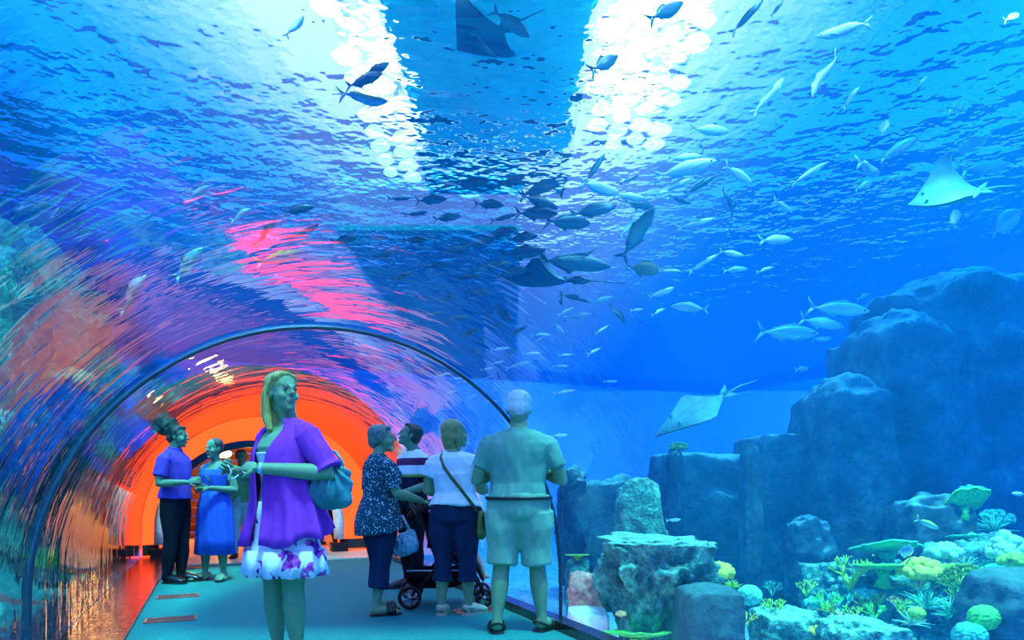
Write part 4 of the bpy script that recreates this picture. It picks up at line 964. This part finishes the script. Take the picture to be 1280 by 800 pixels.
def far_people():
    p = Person((-4.02, 10.1, 0), R(20), 1.62, 'woman in green top half hidden between the blue dress and the purple cardigan', 'f', 1.1, 1.1,
        arms={1: A((.145,.02,.64),(.09,-.12,.60),(-.2,-.8,-.2),(0,.3,-.8),.6), -1: A((-.145,.02,.64),(-.09,-.12,.60),(.2,-.8,-.2),(0,.3,-.8),.6)}, fine=.011)
    p.shirt(cloth('green_cotton', (0.15,0.45,0.18)), .52, .010, .7); p.trousers(cloth('pale_denim', (0.3,0.6,0.6)), .06, .011); p.shoes(SOLE, SOLE, 'shoe'); p.hair(SHORT, H_DARK)
    p = Person((-3.42, 12.4, 0.02), R(100), 1.70, 'dark clothed visitor walking in the amber room beyond the doorway', 'm', 1.0, 1.0,
        arms={1: A((.155,.02,.62),(.13,-.03,.49),(0,-.2,-1),(-1,0,0),.4), -1: A((-.155,.0,.62),(-.13,-.08,.50),(0,-.2,-1),(1,0,0),.4)}, feet={1: (.05,-.12,0), -1: (-.05,.10,0)}, skin=SKIN2, fine=.011)
    p.shirt(BLACK, .52, .011, .9); p.trousers(BLACK, .04, .011); p.shoes(SOLE, SOLE, 'shoe'); p.hair(SHORT, H_DARK)
far_people()
# ---- pushchair
def pushchair():
    root = empty('pushchair', (-.60, 6.28, 0), rz=R(6), label='black pushchair with maroon trimmed seat between the women with their backs turned', cat='pushchair')
    bk = plain('black_plastic', (0.012,0.014,0.018), 0.45); fb = cloth('black_canvas', (0.010,0.011,0.016)); mr = cloth('maroon_trim', (0.10,0.012,0.035)); sv = plain('grey_alloy', (0.35,0.42,0.45), 0.35, 0.8)
    for x, y, r_ in ((-.33,-.24,.105),(-.33,.24,.105),(.33,-.20,.085),(.33,.20,.085)):
        mb = MB(); ax = Matrix.Rotation(R(90), 3, 'X')
        mb.lathe((x,y,r_), [(r_*.70,-.020),(r_*.92,-.024),(r_,-.010),(r_,.010),(r_*.92,.024),(r_*.70,.020)], 24, axis=ax, close=True); wl = mb.build('wheel', bk, root)
        hb = MB(); hb.lathe((x,y,r_), [(.018,-.03),(.018,.03)], 12, axis=ax)
        for q in range(5):
            a = 2*PI*q/5; hb.tube([(x,y,r_),(x + r_*.74*math.cos(a), y, r_ + r_*.74*math.sin(a))], .008, 6)
        hb.build('hub', sv, wl)
    mb = MB()
    for y in (-.25,.25):
        mb.tube([(-.33,y*.9,.105),(-.10,y,.36),(.08,y,.50)], .014, 8); mb.tube([(.33,y*.8,.085),(.30,y*.9,.20),(-.02,y,.48),(-.26,y,.80),(-.36,y,.96)], .014, 8)
    mb.tube([(-.33,-.24,.105),(-.33,.24,.105)], .011, 8); mb.tube([(.33,-.20,.085),(.33,.20,.085)], .011, 8); mb.tube([(.08,-.25,.5),(.08,.25,.5)], .011, 8)
    mb.build('frame', bk, root)
    for y in (-.25,.25):
        mb = MB(); mb.tube([(-.34,y,.93),(-.40,y,1.0),(-.44,y*.92,1.01)], .020, 10); mb.build('handle', bk, root)
    mb = MB()
    mb.tube([(-.22,0,.92),(-.14,0,.62),(-.06,0,.42)], [(.20,.03),(.21,.05),(.21,.05)], 14, hint=(0,1,0)); mb.tube([(-.10,0,.42),(.14,0,.42),(.26,0,.40)], [(.21,.05),(.21,.045),(.19,.03)], 14, hint=(0,1,0)); mb.tube([(.25,0,.40),(.33,0,.22)], [(.19,.02),(.17,.018)], 12, hint=(0,1,0))
    for y in (-.21,.21): mb.tube([(-.16,y,.62),(.02,y,.56),(.16,y,.46)], [(.03,.09),(.025,.07),(.02,.05)], 10, hint=(0,1,0))
    me = remesh(mb, 'seat', .010, 4); me.materials.clear(); me.materials.append(fb)
    for f in me.polygons: f.material_index = 0; f.use_smooth = True
    o = bpy.data.objects.new('seat', me); COL.objects.link(o); o.parent = root
    mb = MB(); n = 16
    def cf(u, v):
        a = R(lerp(20, 150, u)); y = lerp(-.23, .23, v); bulge = 1 - .25*abs(2*v-1)**3
        return V3((-.10 + .30*math.cos(a)*bulge, y, .66 + .30*math.sin(a)*bulge))
    mb.grid(cf, 14, 12); cn = mb.build('canopy', fb, root); sd = cn.modifiers.new('thickness','SOLIDIFY'); sd.thickness = .012
    mb = MB(); mb.tube([cf(0, v/12) + V3((.004,0,0)) for v in range(13)], .013, 8); mb.tube([cf(.5, v/12) + V3((0,0,.006)) for v in range(13)], .010, 8); mb.build('canopy_trim', mr, cn)
    mb = MB()
    def bf(u, v):
        x = lerp(-.36, .16, u); a = lerp(-PI, 0, v); return V3((x, .20*math.cos(a)*1.0, .33 + .17*math.sin(a)*(1-.35*abs(2*u-1)**4)))
    mb.grid(bf, 12, 14); bs = mb.build('basket', fb, root); sd = bs.modifiers.new('thickness','SOLIDIFY'); sd.thickness = .012
    mb = MB(); mb.tube([(-.36,-.2,.33),(.16,-.2,.33)], .012, 8); mb.build('basket_rim', sv, bs)
    # child's legs hanging from the seat
    mb = MB(); mb.tube([(.12,-.07,.47),(.26,-.08,.46),(.31,-.08,.36),(.33,-.08,.28)], [.045,.042,.034,.024], 10); mb.tube([(.12,.07,.47),(.26,.08,.46),(.30,.08,.36),(.32,.08,.28)], [.045,.042,.034,.024], 10)
    mb.ball((.35,-.08,.26), (.05,.024,.022), 10); mb.ball((.34,.08,.26), (.05,.024,.022), 10)
    mb.tube([(-.02,0,.44),(-.08,0,.58),(-.10,0,.68)], [(.09,.07),(.095,.075),(.05,.045)], 14, hint=(0,1,0)); mb.ball((-.08,0,.775), (.082,.076,.09), 14); mb.ball((.004,0,.765), (.014,.012,.014), 8)
    for y in (-1,1): mb.tube([(-.08,y*.09,.64),(.0,y*.13,.54),(.12,y*.08,.52)], [.030,.026,.018], 8); mb.ball((.145,y*.075,.52), (.026,.018,.014), 8)
    me = remesh(mb, 'child', .008, 4); me.materials.clear(); me.materials.append(plain('child_skin', (0.75,0.45,0.36), 0.5))
    for f in me.polygons: f.material_index = 0; f.use_smooth = True
    ch = empty('person', (-.60, 6.28, 0), rz=R(6), label='small child with bare legs sitting in the black pushchair', cat='person')
    o = bpy.data.objects.new('body', me); COL.objects.link(o); o.parent = ch
    mb = MB(); mb.tube([(-.02,0,.42),(-.08,0,.57),(-.10,0,.67)], [(.105,.085),(.108,.088),(.065,.06)], 14, hint=(0,1,0)); mb.tube([(-.04,-.06,.45),(.13,-.07,.47)], .056, 10); mb.tube([(-.04,.06,.45),(.13,.07,.47)], .056, 10); mb.build('romper', cloth('child_romper', (0.35,0.10,0.16)), ch)
    mb = MB(); mb.ball((-.098,0,.80), (.086,.083,.082), 14); mb.build('hair', H_BROWN, ch)
    # pale blue bag tied to the handle side
    bc = at(507, 680, 5.98); mb = MB(); mb.ball((0,0,0), (.115,.09,.10), 18); mb.ball((-.05,0,-.05), (.09,.07,.06), 12); mb.ball((.04,0,.06), (.06,.05,.07), 12)
    me = remesh(mb, 'sack', .008, 3); ns = [v.normal.copy() for v in me.vertices]
    for v, n_ in zip(me.vertices, ns): v.co += n_*.022*abs(noise.noise(v.co*16)) - n_*.012*abs(noise.noise(v.co*34))
    me.materials.clear(); me.materials.append(plain('pale_blue_film', (0.22,0.55,0.72), 0.3, var=0.3, scale=30, spec=0.6))
    for f in me.polygons: f.material_index = 0; f.use_smooth = False
    pb = empty('plastic_bag', bc, label='crumpled pale blue plastic bag hanging from the pushchair behind the speckled tunic', cat='bag')
    o = bpy.data.objects.new('sack', me); COL.objects.link(o); o.parent = pb
    mb = MB(); mb.tube([(.04,0,.11),(.0,.02,.18),(-.04,.06,.25)], [.018,.012,.010], 8); mb.build('bag_handle', MATS['pale_blue_film'], pb)
pushchair()
# recessed floor lights
VT = plain('vent_recess', (0.16,0.05,0.04), 0.5); VF = plain('vent_frame', (0.55,0.16,0.10), 0.4, 0.2)
for i, (lat, s_, lab) in enumerate(((-.33,6.18,'nearest red brown floor vent slot along the left carpet edge'),(-.33,7.43,'second red brown floor vent slot along the left carpet edge'),(-.33,8.68,'third red brown floor vent slot, beside the blue dress woman\'s feet'),(-.33,9.93,'farthest red brown floor vent slot before the doorway'),(2.08,5.55,'dark floor vent slot behind the sandals near the right kerb'))):
    r_ = empty('floor_vent', T(lat, s_, 0.0), rz=TA, label=lab, cat='vent', group='floor vent slots')
    mb = MB()
    for q in range(6): mb.box((-.14 + .056*q, 0, .006), (.045,.15,.006))
    mb.build('grille', VT, r_, smooth=False)
    mb = MB(); mb.box((0,.085,.006), (.38,.018,.010)); mb.box((0,-.085,.006), (.38,.018,.010)); mb.box((.18,0,.006), (.018,.16,.010)); mb.box((-.18,0,.006), (.018,.16,.010)); mb.build('frame', VF, r_, smooth=False)

# ================================================================== FISH
def fish_mat(name, back, belly, mid=None, rough=0.35):
    """scales graded back to belly, mostly countershaded (object z), slightly metallic"""
    m, nt, out = nodes(name); p = N(nt, 'BsdfPrincipled'); p.inputs['Roughness'].default_value = rough; p.inputs['Metallic'].default_value = 0.25
    tc = N(nt, 'TexCoord'); sx = N(nt, 'SeparateXYZ'); L(nt, tc.outputs['Object'], sx.inputs[0])
    nz = N(nt, 'TexNoise', i_Scale=14.0, i_Detail=3.0); L(nt, tc.outputs['Object'], nz.inputs['Vector'])
    ma = N(nt, 'Math', operation='MULTIPLY_ADD'); L(nt, nz.outputs['Fac'], ma.inputs[0]); ma.inputs[1].default_value = 0.05; L(nt, sx.outputs['Z'], ma.inputs[2])
    mr = N(nt, 'MapRange'); L(nt, ma.outputs[0], mr.inputs[0]); mr.inputs[1].default_value = -.09; mr.inputs[2].default_value = .15
    L(nt, ramp(nt, mr.outputs[0], [(0.25, belly), (0.5, mid or tuple((x+y)/2 for x, y in zip(back, belly))), (0.8, back)]), p.inputs['Base Color'])
    L(nt, p.outputs[0], out.inputs[0]); return m
F_DARK = fish_mat('dark_fish_skin', (0.015,0.09,0.10), (0.06,0.22,0.22)); F_SILV = fish_mat('top_lit_silver_skin', (0.85,0.92,0.92), (0.55,0.75,0.75), rough=0.5)  # silver skin: light from above painted in as a paler back
F_TEAL = fish_mat('teal_fish_skin', (0.20,0.50,0.50), (0.55,0.80,0.75)); F_YEL = fish_mat('yellow_backed_fish_skin', (0.65,0.75,0.10), (0.30,0.60,0.60), (0.10,0.30,0.35)); F_BRN = fish_mat('brown_fish_skin', (0.07,0.12,0.05), (0.15,0.22,0.12))
EYE = plain('fish_eye', (0.01,0.01,0.01), 0.2)
def fish_mesh(name, h, w, bend, mat, fork=0.11, fin=1.0, tail=1.0):
    """unit-length fish, snout at x=+.5; body, fins and eyes are one mesh"""
    mb = MB(); st = [(.5,.02),(.47,.22),(.42,.42),(.34,.70),(.24,.92),(.12,1.0),(-.02,.95),(-.14,.78),(-.24,.54),(-.32,.30),(-.38,.16),(-.42,.14)]
    cy = lambda x: bend*math.sin((x-.2)*3.2)*max(0, .35-x)
    n = 14; o = 0
    for x, k in st:
        for j in range(n):
            a = 2*PI*j/n; mb.v.append((x, cy(x) + w/2*k**.9*math.cos(a), h/2*k*math.sin(a)*(1.0 if math.sin(a) > 0 else .95)))
    for i in range(len(st)-1):
        for j in range(n): mb.f.append([i*n+j, (i+1)*n+j, (i+1)*n+(j+1)%n, i*n+(j+1)%n]); mb.m.append(0)
    mb.f.append([j for j in range(n)]); mb.m.append(0); e = (len(st)-1)*n; mb.f.append([e+j for j in range(n-1,-1,-1)]); mb.m.append(0)
    def fin_(pts, t=.006):
        k = len(pts); vs = [(x, y + sg*t, z) for sg in (-1,1) for x, y, z in pts]
        mb.add(vs, [list(range(k-1,-1,-1)), [k+i for i in range(k)]] + [[i, (i+1)%k, k+(i+1)%k, k+i] for i in range(k)])
    yt = cy(-.40); yo = cy(-.5)
    fin_([(-.39,yt,.022),(-.44,yo,.06),(-.56,yo,fork*1.5*tail),(-.535,yo,fork*.9*tail),(-.47,yo,.0)]); fin_([(-.39,yt,-.022),(-.47,yo,.0),(-.535,yo,-fork*.9*tail),(-.56,yo,-fork*1.5*tail),(-.44,yo,-.06)])
    t = h/2
    fin_([(.16,0,t*.93),(.08,0,t*1.35*fin),(.02,0,t*1.2),(-.10,cy(-.1),t*1.05),(-.28,cy(-.28),t*.58),(-.30,cy(-.3),t*.35),(-.1,cy(-.1),t*.78)])
    fin_([(-.02,0,-t*.85),(-.08,cy(-.08),-t*1.30*fin),(-.14,cy(-.14),-t*1.0),(-.29,cy(-.29),-t*.52),(-.28,cy(-.28),-t*.3)])
    for sg in (-1,1):
        v = [(.24,sg*w*.46,-t*.15),(.12,sg*w*.85,-t*.45),(.02,sg*w*.95,-t*.7),(.14,sg*w*.5,-t*.40)]; u = [(x,y,z+.006) for x,y,z in v]
        mb.add(v+u, [(0,1,2,3),(7,6,5,4),(0,4,5,1),(1,5,6,2),(2,6,7,3),(3,7,4,0)])
        mb.ball((.415, sg*w*.5*.40, h*.06), .017, 8, mi=1)
    return mb.mesh(name, [mat, EYE])
FM = {}
for key, (h, w_, mat, fk, fn, tl) in {'dark': (.27,.15,F_DARK,.11,1.0,1.0), 'bright': (.23,.15,F_SILV,.10,.8,.9), 'slim': (.15,.11,F_SILV,.08,.7,.8), 'slimdark': (.16,.12,F_DARK,.08,.8,.9), 'teal': (.25,.15,F_TEAL,.12,1.0,1.1), 'tuna': (.23,.17,F_DARK,.12,1.1,1.1), 'round': (.40,.16,F_BRN,.09,1.0,.8), 'pale': (.24,.14,F_TEAL,.10,.8,.9), 'disc': (.62,.14,F_TEAL,.10,1.0,.9), 'yellow': (.24,.14,F_YEL,.12,.9,1.1)}.items():
    FM[key] = [fish_mesh('fish_'+key, h, w_, b, mat, fk, fn, tl) for b in (-.35, 0.0, .35)]
KIND = {'dark': 'dark jack fish', 'bright': 'bright-backed silver fish', 'slim': 'slim silver fish', 'slimdark': 'slim dark fish', 'teal': 'teal fork-tailed fish', 'tuna': 'big dark tuna-like fish', 'round': 'deep-bodied brown fish', 'pale': 'faint pale fish', 'disc': 'faint disc-shaped fish', 'yellow': 'yellow-backed fish'}
rf = random.Random(11)
def dirname(a):
    a = (a + 360) % 360
    return ['swimming right','swimming up-right','swimming straight upward','swimming up-left','swimming left','swimming down-left','swimming straight downward','swimming down-right'][int((a + 22.5)//45) % 8]
ORD = ['first','second','third','fourth','fifth','sixth','seventh','eighth','ninth','tenth','eleventh','twelfth','thirteenth','fourteenth','fifteenth','sixteenth','seventeenth','eighteenth']
SCHOOLS = {}
SCHOOLS["in the main school's middle"] = (9.0, [(858,197,45,4,'bright'),(858,211,72,6,'bright'),(879,230,45,38,'slimdark'),(924,219,46,-20,'bright'),(915,250,40,-80,'dark'),(846,232,42,16,'slim'),(822,242,34,12,'slim'),(788,246,42,-6,'bright'),(800,256,42,-8,'dark'),(849,251,36,-6,'slimdark'),(748,236,62,-4,'bright'),(788,225,24,25,'slimdark'),(744,210,48,56,'slimdark'),(889,163,55,4,'bright'),(874,182,26,70,'slimdark')])
SCHOOLS["in the main school's left"] = (8.6, [(675,236,52,14,'dark'),(701,240,20,-80,'slimdark'),(676,253,50,-8,'dark'),(672,267,56,4,'dark'),(743,263,60,10,'dark'),(711,278,62,6,'dark'),(656,296,38,16,'dark'),(655,316,60,10,'dark'),(722,329,88,-12,'tuna'),(737,316,24,40,'slimdark'),(722,351,36,-4,'dark'),(719,372,40,-16,'slimdark'),(700,374,22,-75,'dark'),(640,340,44,10,'dark')])
SCHOOLS["in the main school's right"] = (9.2, [(872,279,48,14,'slim'),(798,290,66,56,'dark'),(786,285,30,54,'pale'),(806,336,44,-10,'round'),(839,338,28,-2,'slim'),(881,328,42,30,'slim'),(830,366,34,30,'bright'),(821,390,28,26,'slim'),(862,384,46,170,'pale'),(753,375,26,12,'pale'),(775,392,30,-60,'dark'),(795,388,24,16,'slim'),(915,317,30,-20,'bright')])
SCHOOLS["below the main school's left"] = (10.0, [(708,389,24,28,'slim'),(721,396,38,6,'slim'),(639,376,22,70,'slimdark'),(628,391,30,-45,'dark'),(608,391,20,-65,'slimdark'),(634,396,22,-80,'slimdark'),(618,409,24,48,'slimdark'),(753,412,24,36,'slim'),(675,419,30,6,'slim'),(741,440,28,28,'slim'),(650,413,26,40,'slimdark'),(698,410,24,-50,'pale')])
SCHOOLS['just above the grey haired man'] = (10.4, [(665,442,26,2,'slim'),(647,456,34,12,'slim'),(626,436,26,8,'slim'),(639,441,20,34,'slimdark'),(670,427,20,24,'slim'),(623,453,18,10,'slim'),(610,461,18,12,'slim'),(707,444,20,6,'slim'),(702,458,20,8,'slim'),(706,490,30,10,'slim'),(614,502,20,2,'slim'),(591,495,14,20,'slim'),(765,477,18,6,'slim')])
SCHOOLS["just above the steel arch"] = (10.8, [(582,477,22,4,'slim'),(573,473,18,-6,'slim'),(610,472,14,20,'slim'),(565,490,16,8,'slim'),(556,468,20,10,'slim'),(596,440,24,30,'slimdark'),(588,415,26,20,'dark'),(604,428,22,55,'slimdark'),(575,398,28,12,'dark'),(598,366,34,8,'dark'),(560,372,26,14,'dark'),(545,392,24,6,'slimdark')])
SCHOOLS["right of the main school"] = (8.8, [(1052,40,58,178,'bright'),(967,115,64,54,'slim'),(1023,97,60,-108,'bright'),(1013,216,52,30,'slim'),(1079,213,64,10,'bright'),(1081,231,32,28,'pale'),(977,258,34,-16,'bright'),(971,300,52,10,'bright'),(920,337,32,6,'pale'),(955,337,30,16,'slim'),(1065,120,28,52,'pale'),(1120,222,26,14,'pale')])
SCHOOLS['at the upper right'] = (10.5, [(1265,22,38,32,'pale'),(1190,137,56,30,'pale'),(1125,185,60,30,'pale'),(1220,180,56,36,'pale'),(1228,212,70,12,'teal'),(1153,102,18,50,'pale'),(1195,273,24,100,'disc'),(1256,278,40,40,'disc'),(1106,160,20,80,'disc')])
SCHOOLS['by the rock wall'] = (10.8, [(1050,386,64,-14,'teal'),(1028,404,52,-16,'teal'),(986,416,78,-2,'teal'),(1078,370,22,20,'pale'),(1000,462,30,12,'pale'),(1030,424,24,10,'pale')])
SCHOOLS["under the lamp bank"] = (8.2, [(938,17,54,48,'slimdark'),(830,18,66,36,'dark'),(752,82,62,40,'dark'),(974,8,26,60,'slimdark'),(640,30,60,-35,'dark'),(605,60,40,-30,'slimdark')])
SCHOOLS['over the crown of the tunnel'] = (7.2, [(455,127,62,12,'yellow'),(456,100,52,4,'dark'),(470,88,40,14,'dark'),(373,262,40,20,'dark'),(350,322,60,18,'yellow'),(384,290,40,22,'slimdark'),(332,288,44,50,'slimdark'),(300,267,34,20,'bright'),(250,240,38,14,'bright'),(370,35,40,58,'bright'),(232,330,66,34,'pale'),(160,365,70,36,'pale'),(430,300,36,8,'dark'),(480,318,34,10,'dark'),(520,300,30,4,'dark'),(505,345,30,12,'slimdark')])
SCHOOLS['over the tunnel\'s right shoulder'] = (9.8, [(540,250,40,6,'dark'),(560,272,36,14,'dark'),(592,230,44,8,'dark'),(612,255,40,-6,'dark'),(626,292,44,10,'dark'),(600,304,38,4,'dark'),(570,312,40,16,'dark'),(545,332,34,10,'slimdark'),(620,330,40,6,'dark'),(588,346,36,12,'slimdark'),(520,268,34,20,'slimdark'),(500,248,34,-8,'slimdark'),(640,226,36,14,'dark'),(610,214,30,24,'slimdark'),(630,272,34,4,'slimdark'),(560,232,30,12,'slimdark')])
SCHOOLS['low among the rocks and corals'] = (7.6, [(843,650,18,4,'teal'),(1276,618,26,172,'bright'),(1160,655,34,-24,'yellow'),(700,545,22,6,'pale'),(728,600,16,170,'pale'),(1135,690,22,10,'disc')])
nfish = 0
for where, (Y0, lst) in SCHOOLS.items():
    cnt = {}; seen = {}
    for f in lst: cnt[(f[4], dirname(f[3]))] = cnt.get((f[4], dirname(f[3])), 0) + 1
    for f in sorted(lst, key=lambda q: q[0]):
        px, py, ln, ang, kind = f
        Y = Y0*(1 + rf.uniform(-.10, .10)); p = at(px, py, Y)
        if p.z > SURF - .35: k = (SURF - .4 - CAMH)/(p.z - CAMH); Y *= k; p = at(px, py, Y)
        yaw = R(rf.uniform(-28, 28)); a = R(ang); d = V3((math.cos(a)*math.cos(yaw), math.sin(yaw), math.sin(a)*math.cos(yaw))).normalized()
        up = V3((0, rf.uniform(-.5, .1), 1)); y_ = up.cross(d).normalized(); z_ = d.cross(y_)
        o = bpy.data.objects.new('fish', rf.choice(FM[kind])); COL.objects.link(o)
        L_ = ln*Y/F/1.06/max(.5, math.cos(yaw)); o.matrix_world = Matrix.Translation(p) @ Matrix((d, y_, z_)).transposed().to_4x4() @ Matrix.Scale(L_, 4)
        k = (kind, dirname(ang)); seen[k] = seen.get(k, 0) + 1
        lab = '%s %s %s' % (KIND[kind], dirname(ang), where)
        if cnt[k] > 1: lab = '%s %s from the left %s, %s' % (ORD[seen[k]-1], KIND[kind], dirname(ang), where)
        tag(o, lab[0].lower() + lab[1:], 'fish', 'fish ' + where); nfish += 1
# ---- rays
def ray(name, p, size, d, up, label, cat, wing=.52, lift=.25, mat=None, tail=.8, snout=.5, belly=None):
    """flat-bodied ray: lens-shaped disc with raised wings, whip tail, eyes"""
    mb = MB(); n = 26; m_ = 14
    def pt(u, v, sg):
        t = u*2 - 1; x = snout*(1-abs(t)**1.3)*1.0; 
        front = lerp(snout, .02, abs(t)**.9); back = lerp(-.42, -.06, abs(t)**.75)
        x = lerp(back, front, v); y = t*wing*(1.0); th = .085*(1-abs(t))**1.2*math.sin(PI*min(1, max(0, v)))**.7 + .006
        z = lift*abs(t)**1.8 + sg*th
        return V3((x, y, z))
    mb.grid(lambda u, v: pt(u, v, 1), n, m_, 0); mb.grid(lambda u, v: pt(u, 1-v, -1), n, m_, 1)
    mb.tube([(-.36,0,0),(-.6,.01,.01),(-.42-tail,.04,-.02)], [.028,.014,.004], 8)
    for sg in (-1,1): mb.ball((.30, sg*.09, .075), .022, 8)
    for sg in (-1,1): mb.add([(-.30,sg*.03,.0),(-.50,sg*.14,.02),(-.44,sg*.03,.01),(-.30,sg*.03,.012),(-.50,sg*.14,.03),(-.44,sg*.03,.022)], [(0,1,2),(5,4,3),(0,3,4,1),(1,4,5,2),(2,5,3,0)])
    o = mb.build(name, [mat or MATS['ray_back'], belly or MATS['ray_belly']], loc=p, label=label, cat=cat); 
    d = V3(d).normalized(); y_ = V3(up).cross(d).normalized(); z_ = d.cross(y_); o.matrix_world = Matrix.Translation(p) @ Matrix((d, y_, z_)).transposed().to_4x4() @ Matrix.Scale(size, 4); return o
plain('ray_back', (0.08,0.32,0.28), 0.5, var=0.3, scale=6); plain('ray_belly', (0.09,0.26,0.21), 0.5, var=0.35, scale=4); plain('ray_dark', (0.03,0.14,0.16), 0.6)
ray('stingray', at(1186, 246, 7.8), .86, (-1, .25, -.12), (.05, -.80, .60), 'teal stingray gliding with one wing raised in the blue water above the rock wall', 'ray', lift=.30, tail=.4, wing=.50)
ray('eagle_ray', at(872, 514, 9.2), 1.15, (-.86, -.1, -.50), (-.30, -.62, .72), 'long teal ray with pale edges diving over the dark cave-like ledge', 'ray', wing=.30, lift=.05, tail=.40, snout=.62)
ray('eagle_ray', at(672, 350, 10.0), 1.15, (-.95, .1, .05), (0, -.35, .93), 'dark ray with spread wings on the left side of the main school', 'ray', wing=.62, lift=.28, mat=MATS['ray_dark'], belly=MATS['ray_dark'], tail=.7)
ray('eagle_ray', at(603, 48, 7.4), .8, (-.7, .6, .1), (0, .3, .95), 'dark ray gliding under the teal deck at the top', 'ray', wing=.6, lift=.2, mat=MATS['ray_dark'], belly=MATS['ray_dark'], tail=.7)
